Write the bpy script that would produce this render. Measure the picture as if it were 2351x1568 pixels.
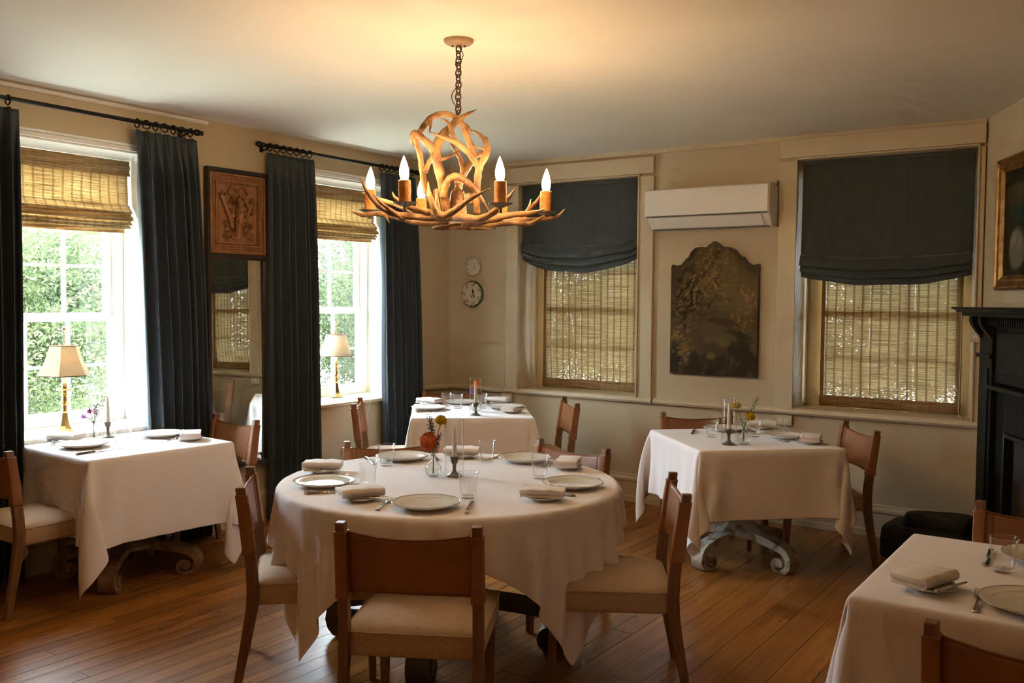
import bpy, bmesh, math, random
import numpy as np
from mathutils import Vector, Matrix
R = math.radians
PI = math.pi
for o in list(bpy.data.objects):
    bpy.data.objects.remove(o, do_unlink=True)
scene = bpy.context.scene
COL = scene.collection
rng = random.Random(7)

# ------------------------------------------------------------------ camera
YAW, PITCH, ROLL, CAMZ = R(34.30124), R(2.51227), R(0.50965), 1.6
fh = Vector((-math.sin(YAW), math.cos(YAW), 0)); rh = Vector((math.cos(YAW), math.sin(YAW), 0)); zz = Vector((0, 0, 1))
fw = math.cos(PITCH) * fh - math.sin(PITCH) * zz
up = math.sin(PITCH) * fh + math.cos(PITCH) * zz
r2 = math.cos(ROLL) * rh + math.sin(ROLL) * up
u2 = -math.sin(ROLL) * rh + math.cos(ROLL) * up
cam = bpy.data.cameras.new('camera')
cam.sensor_width = 36; cam.lens = 2141.35 / 2351 * 36
cam.clip_start = .05; cam.clip_end = 300
camo = bpy.data.objects.new('camera', cam); COL.objects.link(camo)
camo.matrix_world = Matrix(((r2.x, u2.x, -fw.x, 0), (r2.y, u2.y, -fw.y, 0), (r2.z, u2.z, -fw.z, CAMZ), (0, 0, 0, 1)))
scene.camera = camo

# ------------------------------------------------------------------ light and exposure
scene.view_settings.view_transform = 'Standard'
scene.view_settings.look = 'None'
scene.view_settings.gamma = 1
scene.view_settings.use_curve_mapping = False
scene.view_settings.exposure = 1.78
cy = scene.cycles
cy.use_adaptive_sampling = True; cy.adaptive_threshold = .06; cy.adaptive_min_samples = 16
cy.max_bounces = 8; cy.diffuse_bounces = 4; cy.glossy_bounces = 3; cy.transmission_bounces = 6; cy.transparent_max_bounces = 24
cy.caustics_reflective = False; cy.caustics_refractive = False
cy.sample_clamp_indirect = 6
cy.use_denoising = True
w = bpy.data.worlds.new('sky'); scene.world = w; w.use_nodes = True
wn = w.node_tree
bg = wn.nodes['Background']
bg.inputs[0].default_value = (.74, .87, 1.0, 1)
bg.inputs[1].default_value = 20.0
sun = bpy.data.lights.new('sun', 'SUN'); sun.energy = 16; sun.angle = R(1.5); sun.color = (1, .95, .84)
so = bpy.data.objects.new('sun', sun); COL.objects.link(so)
so.rotation_euler = Vector((-.62, .30, -1.0)).to_track_quat('-Z', 'Y').to_euler()   # high, from over the house

BULB_E = 84.0
LAMP_W = 9.0
FILL_E = 60.0  # strength of the added fill lamps behind the camera

XL, YB, ZC = -5.253, 6.674, 2.79

# ------------------------------------------------------------------ materials
MATS = {}
class NT:
    def __init__(s, name):
        s.m = bpy.data.materials.new(name); s.m.use_nodes = True; s.t = s.m.node_tree; s.n = s.t.nodes; s.l = s.t.links
        s.b = s.n.get('Principled BSDF'); s.out = s.n.get('Material Output'); MATS[name] = s.m
    def add(s, typ, **kw):
        nd = s.n.new(typ)
        for k, v in kw.items():
            if k.startswith('i_'):
                nd.inputs[k[2:].replace('_', ' ')].default_value = v
            else: setattr(nd, k, v)
        return nd
    def link(s, a, b): s.l.new(a, b)
    def coord(s, kind, scale):
        if kind == 'World':
            c = s.add('ShaderNodeNewGeometry').outputs['Position']
        elif kind == 'UV':
            c = s.add('ShaderNodeTexCoord').outputs['UV']
        else:
            c = s.add('ShaderNodeTexCoord').outputs['Object']
        mp = s.add('ShaderNodeMapping'); mp.inputs['Scale'].default_value = scale
        s.link(c, mp.inputs['Vector']); return mp.outputs[0]
    def noise(s, vec, scale, detail=4, rough=.55):
        n = s.add('ShaderNodeTexNoise'); n.inputs['Scale'].default_value = scale; n.inputs['Detail'].default_value = detail; n.inputs['Roughness'].default_value = rough
        s.link(vec, n.inputs['Vector']); return n.outputs['Fac']
    def ramp(s, fac, stops, interp='LINEAR'):
        r = s.add('ShaderNodeValToRGB'); cr = r.color_ramp; cr.interpolation = interp
        while len(cr.elements) < len(stops): cr.elements.new(.5)
        for e, (p, c) in zip(cr.elements, stops):
            e.position = p; e.color = (*c, 1) if len(c) == 3 else c
        s.link(fac, r.inputs[0]); return r.outputs[0]
    def mix(s, fac, a, b, blend='MIX'):
        m = s.add('ShaderNodeMix', data_type='RGBA', blend_type=blend)
        for sock, v in ((m.inputs[0], fac), (m.inputs[6], a), (m.inputs[7], b)):
            if isinstance(v, (int, float)): sock.default_value = v
            elif isinstance(v, tuple): sock.default_value = (*v, 1)
            else: s.link(v, sock)
        return m.outputs[2]
    def math(s, op, a, b=0.0, c=None):
        m = s.add('ShaderNodeMath', operation=op)
        for k, v in enumerate((a, b, c)):
            if v is None: continue
            if isinstance(v, (int, float)): m.inputs[k].default_value = v
            else: s.link(v, m.inputs[k])
        return m.outputs[0]
    def bump(s, h, strength, dist=.01):
        b = s.add('ShaderNodeBump'); b.inputs['Strength'].default_value = strength; b.inputs['Distance'].default_value = dist
        s.link(h, b.inputs['Height']); s.link(b.outputs[0], s.b.inputs['Normal'])

def mat(name, c1, c2=None, rough=.5, metal=0, nscale=6, scale=(1, 1, 1), coord='Object', bump=0, bscale=60, sheen=0, coat=0, spec=.5, lo=.35, hi=.65, sub=0, emit=None):
    t = NT(name); b = t.b
    b.inputs['Roughness'].default_value = rough; b.inputs['Metallic'].default_value = metal
    b.inputs['Sheen Weight'].default_value = sheen; b.inputs['Coat Weight'].default_value = coat
    b.inputs['Specular IOR Level'].default_value = spec
    v = t.coord(coord, scale)
    c2 = c2 or tuple(x * .88 for x in c1)
    t.link(t.ramp(t.noise(v, nscale), [(lo, c2), (hi, c1)]), b.inputs['Base Color'])
    if bump: t.bump(t.noise(v, bscale, 3), bump)
    if emit:
        b.inputs['Emission Color'].default_value = (*emit[0], 1); b.inputs['Emission Strength'].default_value = emit[1]
    return t.m

mat('wall_paint', (.555, .455, .30), (.525, .43, .28), rough=.55, nscale=1.7, coord='World', bump=.12, bscale=14)
mat('ceiling_paint', (.80, .765, .69), (.77, .735, .66), rough=.7, nscale=1.2, coord='World', bump=.15, bscale=9)
mat('trim_cream', (.61, .51, .345), (.575, .48, .325), rough=.35, nscale=3, coord='World', bump=.08, bscale=22)
mat('trim_white', (.82, .81, .76), (.78, .77, .72), rough=.35, nscale=3, coord='World')
mat('white_plastic', (.88, .86, .83), (.86, .84, .81), rough=.22, nscale=3)
mat('ac_dark', (.10, .10, .09), rough=.5)
mat('dark_slot', (.02, .018, .015), rough=.6)
mat('black_iron', (.012, .011, .010), (.02, .018, .016), rough=.35, metal=.5, nscale=20)
mat('black_paint', (.005, .006, .005), (.008, .009, .007), spec=.22, rough=.55, nscale=9, bump=.1, bscale=30)
mat('black_bag', (.012, .012, .013), (.02, .02, .02), rough=.75, nscale=14, bump=.4, bscale=30)
mat('curtain_fabric', (.050, .068, .086), (.042, .058, .074), rough=.7, nscale=300, sheen=.08, scale=(1, 1, .1), bump=.15, bscale=400)
mat('shade_fabric', (.044, .056, .055), (.035, .045, .044), rough=.75, nscale=9, sheen=.3, scale=(2.5, 2.5, .5), bump=.2, bscale=300)
mat('cloth_white', (.83, .78, .77), (.80, .75, .74), rough=.85, nscale=3, sheen=.15, bump=.12, bscale=500)
mat('napkin_white', (.80, .745, .72), (.77, .715, .69), rough=.85, nscale=9, bump=.2, bscale=300)
mat('porcelain', (.78, .76, .70), (.76, .74, .68), rough=.12, nscale=5, spec=.6)
mat('brown_rim', (.26, .19, .12), (.34, .26, .17), rough=.2, nscale=40)
mat('leather', (.34, .138, .047), (.25, .096, .032), rough=.42, nscale=5, bump=.18, bscale=160)
mat('leather_edge', (.20, .07, .025), rough=.5, nscale=8)
mat('chair_wood', (.24, .125, .055), (.17, .085, .036), rough=.42, nscale=9, scale=(6, 6, .6), bump=.1, bscale=60)
mat('wood_top', (.16, .085, .04), (.12, .06, .028), rough=.45, nscale=20)
mat('linen', (.62, .455, .30), (.47, .32, .19), rough=.9, nscale=170, sheen=.2, bump=.5, bscale=420)
mat('table_wood', (.20, .11, .05), (.14, .075, .035), rough=.5, nscale=9, scale=(1, 8, 1))
mat('whitewash', (.46, .42, .34), (.20, .115, .05), rough=.6, nscale=12, bump=.3, bscale=50, lo=.36, hi=.5)
mat('old_wood', (.30, .185, .085), (.13, .065, .028), rough=.55, nscale=11, bump=.3, bscale=50)
mat('dark_wood_paint', (.075, .065, .05), (.045, .038, .028), rough=.45, nscale=9, bump=.2, bscale=50)
mat('brass', (.62, .42, .16), (.50, .32, .11), rough=.25, metal=1, nscale=8)
mat('pewter', (.17, .135, .095), (.10, .078, .055), rough=.38, metal=1, nscale=16)
mat('silver', (.55, .53, .49), (.48, .46, .42), rough=.2, metal=1, nscale=12)
mat('candle_wax', (.80, .74, .60), (.78, .71, .57), rough=.5, nscale=9)
mat('beeswax', (.74, .33, .075), (.55, .20, .035), rough=.6, nscale=22, bump=.7, bscale=55)
mat('pan_metal', (.34, .28, .20), (.22, .17, .11), rough=.45, metal=.7, nscale=30)
mat('rust', (.12, .055, .025), (.07, .035, .018), rough=.7, metal=.4, nscale=30, bump=.3, bscale=80)
mat('antler', (.45, .26, .11), (.115, .045, .013), rough=.48, nscale=9, bump=.7, bscale=38, lo=.36, hi=.60)
mat('rose_wood', (.36, .25, .15), (.28, .18, .10), rough=.6, nscale=20)
mat('carved_oak', (.34, .155, .055), (.22, .09, .03), rough=.5, nscale=10, scale=(1, 6, 1), bump=.25, bscale=50)
mat('black_frame', (.018, .012, .010), (.03, .018, .012), rough=.4, nscale=12)
mat('gilt', (.42, .22, .06), (.22, .10, .03), rough=.38, metal=.75, nscale=14, bump=.2, bscale=50)
mat('stem_green', (.07, .14, .035), (.04, .09, .02), rough=.5, nscale=20)
mat('leaf_green', (.06, .13, .04), (.035, .08, .025), rough=.5, nscale=14)
mat('orange_petal', (.85, .25, .05), (.70, .16, .03), rough=.6, nscale=30)
mat('bright_orange', (.90, .30, .02), (.80, .22, .02), rough=.6, nscale=30)
mat('yellow_petal', (.80, .58, .03), (.70, .46, .02), rough=.6, nscale=30)
mat('blue_petal', (.16, .14, .38), (.10, .09, .26), rough=.6, nscale=30)
mat('magenta_petal', (.45, .05, .28), (.33, .03, .2), rough=.6, nscale=30)
mat('wine_petal', (.20, .015, .06), (.13, .01, .04), rough=.6, nscale=30)
mat('lilac_petal', (.50, .22, .62), (.40, .15, .5), rough=.6, nscale=30)
mat('cord_white', (.70, .66, .56), rough=.5)
mat('bark', (.16, .12, .085), (.09, .065, .045), rough=.9, nscale=12, scale=(4, 4, 1), bump=.6, bscale=20)
mat('pale_gravel', (.46, .45, .37), (.36, .37, .28), rough=.9, nscale=9, coord='World')
mat('hedge_core', (.05, .085, .025), (.035, .06, .018), rough=.9, nscale=9)
mat('sky_blocker', (.3, .27, .24), rough=.9)
mat('bounce_blocker_dark', (.16, .12, .09), (.11, .08, .06), rough=.8, nscale=5, scale=(1, 8, 1))
mat('ash_brick', (.03, .024, .02), (.045, .035, .028), rough=.9, nscale=9)

def thin_glass(name, tint=(1, 1, 1), base=.0, power=1.0, rough=0.0, edge=None, epow=4.5):
    t = NT(name); t.n.remove(t.b)
    tr = t.add('ShaderNodeBsdfTransparent'); tr.inputs[0].default_value = (*tint, 1)
    gl = t.add('ShaderNodeBsdfGlossy'); gl.inputs[0].default_value = (1, 1, 1, 1); gl.inputs['Roughness'].default_value = rough
    ge = t.add('ShaderNodeNewGeometry'); dt = t.add('ShaderNodeVectorMath', operation='DOT_PRODUCT'); t.link(ge.outputs['Normal'], dt.inputs[0]); t.link(ge.outputs['Incoming'], dt.inputs[1])
    sch = t.math('POWER', t.math('SUBTRACT', 1.0, t.math('ABSOLUTE', dt.outputs['Value'])), 5.0)
    if edge:                                             # light lost where one looks along the wall of the glass
        t.link(t.mix(t.math('POWER', t.math('SUBTRACT', 1.0, t.math('ABSOLUTE', dt.outputs['Value'])), epow), tint, edge), tr.inputs[0])
    f = t.math('ADD', t.math('MULTIPLY', t.math('MULTIPLY_ADD', sch, .96, .04), power), base)
    ms = t.add('ShaderNodeMixShader'); t.link(f, ms.inputs[0]); t.link(tr.outputs[0], ms.inputs[1]); t.link(gl.outputs[0], ms.inputs[2])
    t.link(ms.outputs[0], t.out.inputs[0]); return t.m
thin_glass('pane_glass', (.98, .99, .98))
thin_glass('tumbler_glass', (.992, .994, .993), 0, 1.15, edge=(.50, .51, .50))
thin_glass('hurricane_glass', (.994, .995, .994), 0, 1.0, edge=(.55, .56, .55), epow=6.0)
thin_glass('vase_glass', (.96, .975, .96), .01, 1.3, edge=(.40, .48, .42))

def mirror_mat():
    t = NT('mirror_silver'); b = t.b; b.inputs['Metallic'].default_value = 1; b.inputs['Roughness'].default_value = .01
    v = t.coord('Object', (1, 1, 1)); t.link(t.ramp(t.noise(v, 30), [(.2, (.66, .66, .60)), (.6, (.74, .74, .68))]), b.inputs['Base Color'])
mirror_mat()

def bulb_mat():
    t = NT('bulb_glow'); e = t.add('ShaderNodeEmission'); e.inputs[0].default_value = (1, .64, .32, 1); e.inputs[1].default_value = BULB_E
    t.link(e.outputs[0], t.out.inputs[0]); t.n.remove(t.b)
bulb_mat()

def shade_mat():
    t = NT('lamp_shade_cloth'); t.n.remove(t.b)
    d = t.add('ShaderNodeBsdfDiffuse'); tr = t.add('ShaderNodeBsdfTranslucent')
    v = t.coord('Object', (1, 1, 1)); c = t.ramp(t.noise(v, 18), [(.3, (.62, .55, .42)), (.7, (.68, .61, .48))])
    t.link(c, d.inputs[0]); t.link(c, tr.inputs[0])
    ms = t.add('ShaderNodeMixShader'); ms.inputs[0].default_value = .22; t.link(d.outputs[0], ms.inputs[1]); t.link(tr.outputs[0], ms.inputs[2]); t.link(ms.outputs[0], t.out.inputs[0])
shade_mat()

def leaf_mat(name, a, b_):
    t = NT(name); t.n.remove(t.b)
    d = t.add('ShaderNodeBsdfDiffuse'); tr = t.add('ShaderNodeBsdfTranslucent')
    v = t.coord('World', (1, 1, 1)); c = t.ramp(t.noise(v, 2.2, 5), [(.3, b_), (.7, a)])
    t.link(c, d.inputs[0]); t.link(c, tr.inputs[0])
    ms = t.add('ShaderNodeMixShader'); ms.inputs[0].default_value = .45; t.link(d.outputs[0], ms.inputs[1]); t.link(tr.outputs[0], ms.inputs[2]); t.link(ms.outputs[0], t.out.inputs[0])
leaf_mat('tree_leaf', (.095, .115, .06), (.024, .038, .015))
leaf_mat('dark_leaf', (.055, .072, .032), (.014, .023, .010))

def bamboo_mat(name, col_a, col_b, band, open_lo, open_hi, trans, tape_k=.62):
    """woven reeds: UV in metres, u across, v down; vertical tapes every 'band' metres"""
    t = NT(name); t.n.remove(t.b)
    uv = t.add('ShaderNodeTexCoord').outputs['UV']
    sx = t.add('ShaderNodeSeparateXYZ'); t.link(uv, sx.inputs[0])
    mp = t.add('ShaderNodeMapping'); mp.inputs['Scale'].default_value = (3.5, 210, 1); t.link(uv, mp.inputs[0])
    reed = t.noise(mp.outputs[0], 1.0, 3, .7)
    mp2 = t.add('ShaderNodeMapping'); mp2.inputs['Scale'].default_value = (26, 420, 1); t.link(uv, mp2.inputs[0])
    fine = t.noise(mp2.outputs[0], 1.0, 2, .6)
    mp3 = t.add('ShaderNodeMapping'); mp3.inputs['Scale'].default_value = (30, 90, 1); t.link(uv, mp3.inputs[0])
    fleck = t.noise(mp3.outputs[0], 1.0, 2, .6)
    fr = t.math('FRACT', t.math('DIVIDE', sx.outputs[0], band))
    tape = t.math('LESS_THAN', fr, .22)
    col = t.ramp(reed, [(.36, tuple(x * .6 for x in col_b)), (.46, col_b), (.58, col_a)])
    col = t.mix(t.math('MULTIPLY', tape, tape_k), col, tuple(x * .62 for x in col_b))
    col = t.mix(t.math('GREATER_THAN', fleck, .70), col, (.07, .035, .015))
    d = t.add('ShaderNodeBsdfDiffuse'); tr = t.add('ShaderNodeBsdfTranslucent'); t.link(col, d.inputs[0]); t.link(col, tr.inputs[0])
    ms = t.add('ShaderNodeMixShader'); ms.inputs[0].default_value = trans; t.link(d.outputs[0], ms.inputs[1]); t.link(tr.outputs[0], ms.inputs[2])
    op = t.add('ShaderNodeMapRange'); op.inputs['From Min'].default_value = open_lo; op.inputs['From Max'].default_value = open_hi; t.link(fine, op.inputs[0])
    opv = t.math('MULTIPLY', op.outputs[0], t.math('SUBTRACT', 1.0, t.math('MULTIPLY', tape, .8)))
    tp = t.add('ShaderNodeBsdfTransparent')
    m2 = t.add('ShaderNodeMixShader'); t.link(opv, m2.inputs[0]); t.link(ms.outputs[0], m2.inputs[1]); t.link(tp.outputs[0], m2.inputs[2])
    t.link(m2.outputs[0], t.out.inputs[0])
bamboo_mat('bamboo_light', (.68, .545, .33), (.46, .325, .17), .062, .70, 1.0, .42)
bamboo_mat('bamboo_open', (.50, .37, .19), (.28, .185, .085), .062, .55, .93, .12, .9)
bamboo_mat('bamboo_dense', (.50, .33, .16), (.33, .20, .09), .062, .95, 1.2, .25, .22)

def plank_mat():
    t = NT('pine_plank'); b = t.b
    g = t.add('ShaderNodeNewGeometry').outputs['Position']
    oi = t.add('ShaderNodeObjectInfo').outputs['Random']
    cmb = t.add('ShaderNodeCombineXYZ'); t.link(t.math('MULTIPLY', oi, 37.0), cmb.inputs[0]); t.link(t.math('MULTIPLY', oi, 91.0), cmb.inputs[1])
    va = t.add('ShaderNodeVectorMath', operation='ADD'); t.link(g, va.inputs[0]); t.link(cmb.outputs[0], va.inputs[1]); p = va.outputs[0]
    def sc(s):
        m = t.add('ShaderNodeMapping'); m.inputs['Scale'].default_value = s; t.link(p, m.inputs[0]); return m.outputs[0]
    grain = t.noise(sc((34, 1.6, 1)), 1.0, 5, .6)
    broad = t.noise(sc((5, .6, 1)), 1.0, 2)
    c = t.ramp(grain, [(.26, (.19, .066, .012)), (.5, (.33, .133, .027)), (.74, (.44, .19, .045))])
    tone = t.ramp(oi, [(0, (.74, .70, .66)), (.5, (1, .98, .95)), (1, (1.16, 1.15, 1.12))])
    c = t.mix(1.0, c, tone, 'MULTIPLY')
    c = t.mix(.35, c, t.ramp(broad, [(.25, (.75, .68, .62)), (.75, (1.1, 1.1, 1.1))]), 'MULTIPLY')
    vo = t.add('ShaderNodeTexVoronoi'); vo.inputs['Scale'].default_value = 1; t.link(sc((11, 4.6, 1)), vo.inputs[0])
    k = t.ramp(vo.outputs['Distance'], [(.06, (1, 1, 1)), (.115, (0, 0, 0))])
    vcol = t.add('ShaderNodeSeparateColor'); t.link(vo.outputs['Color'], vcol.inputs[0])
    k = t.math('MULTIPLY', k, t.math('GREATER_THAN', vcol.outputs[0], .42))
    c = t.mix(t.math('MULTIPLY', k, .85), c, (.035, .014, .006))
    v2 = t.add('ShaderNodeTexVoronoi'); v2.inputs['Scale'].default_value = 1; t.link(sc((24, 17, 1)), v2.inputs[0])
    k2 = t.ramp(v2.outputs['Distance'], [(.09, (1, 1, 1)), (.16, (0, 0, 0))])
    vc2 = t.add('ShaderNodeSeparateColor'); t.link(v2.outputs['Color'], vc2.inputs[0])
    k2 = t.math('MULTIPLY', k2, t.math('GREATER_THAN', vc2.outputs[1], .60))
    c = t.mix(t.math('MULTIPLY', k2, .8), c, (.03, .012, .006))
    t.link(c, b.inputs['Base Color'])
    b.inputs['Roughness'].default_value = .34; b.inputs['Specular IOR Level'].default_value = .4
    t.bump(grain, .10, .003)
plank_mat()

def attr_mat(name, rough=.8, bump=0):
    t = NT(name); a = t.add('ShaderNodeAttribute'); a.attribute_name = 'Col'
    v = t.coord('Object', (1, 1, 1)); n = t.ramp(t.noise(v, 120, 3), [(.3, (.82, .82, .82)), (.7, (1.1, 1.1, 1.1))])
    t.link(t.mix(1.0, a.outputs['Color'], n, 'MULTIPLY'), t.b.inputs['Base Color']); t.b.inputs['Roughness'].default_value = rough
    if bump: t.bump(t.noise(v, 260, 2), bump)
attr_mat('woven_picture', .9, .4)
attr_mat('oil_picture', .35, .15)
attr_mat('painted_china', .18)

# ------------------------------------------------------------------ mesh helpers
class MB:
    """collects shapes into ONE mesh"""
    def __init__(s): s.v = []; s.f = []; s.uv = None
    def put(s, vs, fs):
        n = len(s.v); s.v.extend([tuple(p) for p in vs]); s.f.extend([tuple(i + n for i in f) for f in fs]); return s
    def box(s, c, d, rz=0, rx=0, taper=1.0):
        hx, hy, hz = d[0] / 2, d[1] / 2, d[2] / 2
        m = Matrix.Rotation(rz, 3, 'Z') @ Matrix.Rotation(rx, 3, 'X')
        vs = []
        for z_, k in ((-hz, taper), (hz, 1)):
            for x_, y_ in ((-hx, -hy), (hx, -hy), (hx, hy), (-hx, hy)):
                vs.append(Vector(c) + m @ Vector((x_ * k, y_ * k, z_)))
        return s.put(vs, [(3, 2, 1, 0), (4, 5, 6, 7), (0, 1, 5, 4), (1, 2, 6, 5), (2, 3, 7, 6), (3, 0, 4, 7)])
    def lathe(s, prof, seg=32, c=(0, 0, 0), axis='Z', wob=None):
        n = len(prof); vs = []
        for i in range(seg):
            a = 2 * PI * i / seg; ca, sa = math.cos(a), math.sin(a)
            for (r, z) in prof:
                k = wob(a, r, z) if wob else 1.0
                x_, y_ = r * ca * k, r * sa * k
                if axis == 'Z': p = (x_, y_, z)
                elif axis == 'Y': p = (x_, z, -y_)
                else: p = (z, x_, y_)
                vs.append((p[0] + c[0], p[1] + c[1], p[2] + c[2]))
        fs = []
        for i in range(seg):
            j = (i + 1) % seg
            for k in range(n - 1):
                q = [i * n + k, j * n + k, j * n + k + 1, i * n + k + 1]
                if prof[k][0] < 1e-7: q = [q[0], q[2], q[3]]
                elif prof[k + 1][0] < 1e-7: q = [q[0], q[1], q[2]]
                fs.append(tuple(q))
        return s.put(vs, fs)
    def tube(s, pts, rad, seg=8, sq=None, closed=False, caps=True):
        """swept tube; rad is a number or list; sq=(w,h) list gives a rectangular section"""
        P = [Vector(p) for p in pts]; n = len(P)
        T = []
        for i in range(n):
            a = P[i - 1] if (i > 0 or closed) else P[i]; b = P[(i + 1) % n] if (i < n - 1 or closed) else P[i]
            T.append((b - a).normalized())
        ref = Vector((0, 0, 1)) if abs(T[0].z) < .9 else Vector((1, 0, 0))
        N = (ref - T[0] * ref.dot(T[0])).normalized()
        vs = []
        for i in range(n):
            N = (N - T[i] * N.dot(T[i])).normalized(); B = T[i].cross(N)
            r = rad[i] if isinstance(rad, (list, tuple)) else rad
            for k in range(seg):
                a = 2 * PI * k / seg
                vs.append(P[i] + N * (r * math.cos(a)) + B * (r * math.sin(a)))
        fs = []
        m = n if closed else n - 1
        for i in range(m):
            j = (i + 1) % n
            for k in range(seg):
                l = (k + 1) % seg
                fs.append((i * seg + k, i * seg + l, j * seg + l, j * seg + k))
        if caps and not closed:
            fs.append(tuple(range(seg - 1, -1, -1))); fs.append(tuple((n - 1) * seg + k for k in range(seg)))
        return s.put(vs, fs)
    def rings(s, loops, cap0=True, cap1=True):
        n = len(loops[0]); vs = [p for L in loops for p in L]; fs = []
        for i in range(len(loops) - 1):
            for k in range(n):
                l = (k + 1) % n
                fs.append((i * n + k, i * n + l, (i + 1) * n + l, (i + 1) * n + k))
        if cap0: fs.append(tuple(range(n - 1, -1, -1)))
        if cap1: fs.append(tuple((len(loops) - 1) * n + k for k in range(n)))
        return s.put(vs, fs)
    def grid(s, fn, nu, nv, uvfn=None):
        vs = []; base = len(s.v)
        for j in range(nv + 1):
            for i in range(nu + 1): vs.append(fn(i / nu, j / nv))
        fs = []
        for j in range(nv):
            for i in range(nu):
                a = j * (nu + 1) + i; fs.append((a, a + 1, a + nu + 2, a + nu + 1))
        s.put(vs, fs)
        if uvfn:
            if s.uv is None: s.uv = {}
            for j in range(nv + 1):
                for i in range(nu + 1): s.uv[base + j * (nu + 1) + i] = uvfn(i / nu, j / nv)
        return s
    def prism(s, poly, d0, d1, plane='XZ'):
        """poly of 2d points extruded; plane XZ extrudes along Y, YZ along X, XY along Z"""
        def P(a, b, d): return {'XZ': (a, d, b), 'YZ': (d, a, b), 'XY': (a, b, d)}[plane]
        n = len(poly); vs = [P(a, b, d0) for a, b in poly] + [P(a, b, d1) for a, b in poly]
        fs = [tuple(range(n)), tuple(range(2 * n - 1, n - 1, -1))] + [(i, i + n, (i + 1) % n + n, (i + 1) % n) for i in range(n)]
        return s.put(vs, fs)
    def ball(s, c, r, seg=10, rn=6, sc=(1, 1, 1)):
        prof = [(max(0, math.sin(PI * k / rn)) * r if 0 < k < rn else 0, -math.cos(PI * k / rn) * r) for k in range(rn + 1)]
        b = MB().lathe(prof, seg)
        return s.put([(p[0] * sc[0] + c[0], p[1] * sc[1] + c[1], p[2] * sc[2] + c[2]) for p in b.v], b.f)
    def build(s, name, m, parent=None, smooth=38, bevel=0, sub=0, solid=0, fixn=True):
        me = bpy.data.meshes.new(name); me.from_pydata(s.v, [], s.f)
        if s.uv is not None:
            ul = me.uv_layers.new(name='UVMap')
            for lp in me.loops: ul.data[lp.index].uv = s.uv.get(lp.vertex_index, (0, 0))
        if fixn:
            bm = bmesh.new(); bm.from_mesh(me); bmesh.ops.recalc_face_normals(bm, faces=bm.faces); bm.to_mesh(me); bm.free()
        if smooth:
            me.shade_smooth()
            if smooth < 180: me.set_sharp_from_angle(angle=R(smooth))
        me.materials.append(MATS[m])
        return link(name, me, parent, bevel, sub, solid)
def link(name, me, parent=None, bevel=0, sub=0, solid=0):
    o = bpy.data.objects.new(name, me); COL.objects.link(o)
    if parent is not None: o.parent = parent
    if solid:
        q = o.modifiers.new('solid', 'SOLIDIFY'); q.thickness = solid; q.offset = 0
    if bevel:
        q = o.modifiers.new('bevel', 'BEVEL'); q.width = bevel; q.segments = 2; q.limit_method = 'ANGLE'; q.angle_limit = R(40)
    if sub:
        q = o.modifiers.new('sub', 'SUBSURF'); q.levels = sub; q.render_levels = sub
    return o
def thing(name, label, cat, loc=(0, 0, 0), rz=0, group=None):
    o = bpy.data.objects.new(name, None); COL.objects.link(o); o.empty_display_size = .1
    o.location = loc; o.rotation_euler = (0, 0, rz); return tag(o, label, cat, group)
def tag(o, label=None, cat=None, group=None, kind=None):
    if label: o['label'] = label
    if cat: o['category'] = cat
    if group: o['group'] = group
    if kind: o['kind'] = kind
    return o
def struct(name, mb, m, parent=None, **kw):
    o = mb.build(name, m, parent, **kw)
    if parent is None: o['kind'] = 'structure'
    return o
def structE(name, loc=(0, 0, 0)):
    o = bpy.data.objects.new(name, None); COL.objects.link(o); o.location = loc; o['kind'] = 'structure'; return o
def dup(root, loc, rz, label, group=None):
    r = root.copy(); COL.objects.link(r); r.location = loc; r.rotation_euler = (0, 0, rz); r['label'] = label
    if group: r['group'] = group
    for ch in list(root.children):
        c = ch.copy(); COL.objects.link(c); c.parent = r
        for g in list(ch.children):
            d = g.copy(); COL.objects.link(d); d.parent = c
    return r
def spline(P, n=8):
    """Catmull-Rom through P, n steps for each span"""
    P = [Vector(p) for p in P]; Q = [P[0] * 2 - P[1]] + P + [P[-1] * 2 - P[-2]]; out = []
    for i in range(1, len(Q) - 2):
        a, b, c, d = Q[i - 1], Q[i], Q[i + 1], Q[i + 2]
        for k in range(n):
            t = k / n
            out.append(.5 * (2 * b + (c - a) * t + (2 * a - 5 * b + 4 * c - d) * t * t + (3 * b - a - 3 * c + d) * t ** 3))
    out.append(P[-1]); return out
def lerpl(vals, n):
    """resample list of radii to n"""
    m = len(vals) - 1; out = []
    for i in range(n):
        t = i / (n - 1) * m; k = min(int(t), m - 1); out.append(vals[k] + (vals[k + 1] - vals[k]) * (t - k))
    return out
def hsh(*a):
    x = math.sin(sum(v * k for v, k in zip(a, (12.9898, 78.233, 37.719)))) * 43758.5453
    return x - math.floor(x)

# ------------------------------------------------------------------ the room
WT = .55                                   # thickness of the outer walls
P0 = Vector((-.89, YB, 0)); dF = Vector((.4340, -.9009, 0)); nF = Vector((-.9009, -.4340, 0))
YR = -1.5                                  # wall behind the camera
sR = (YB - YR) / .9009; XR = P0.x + .434 * sR

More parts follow.
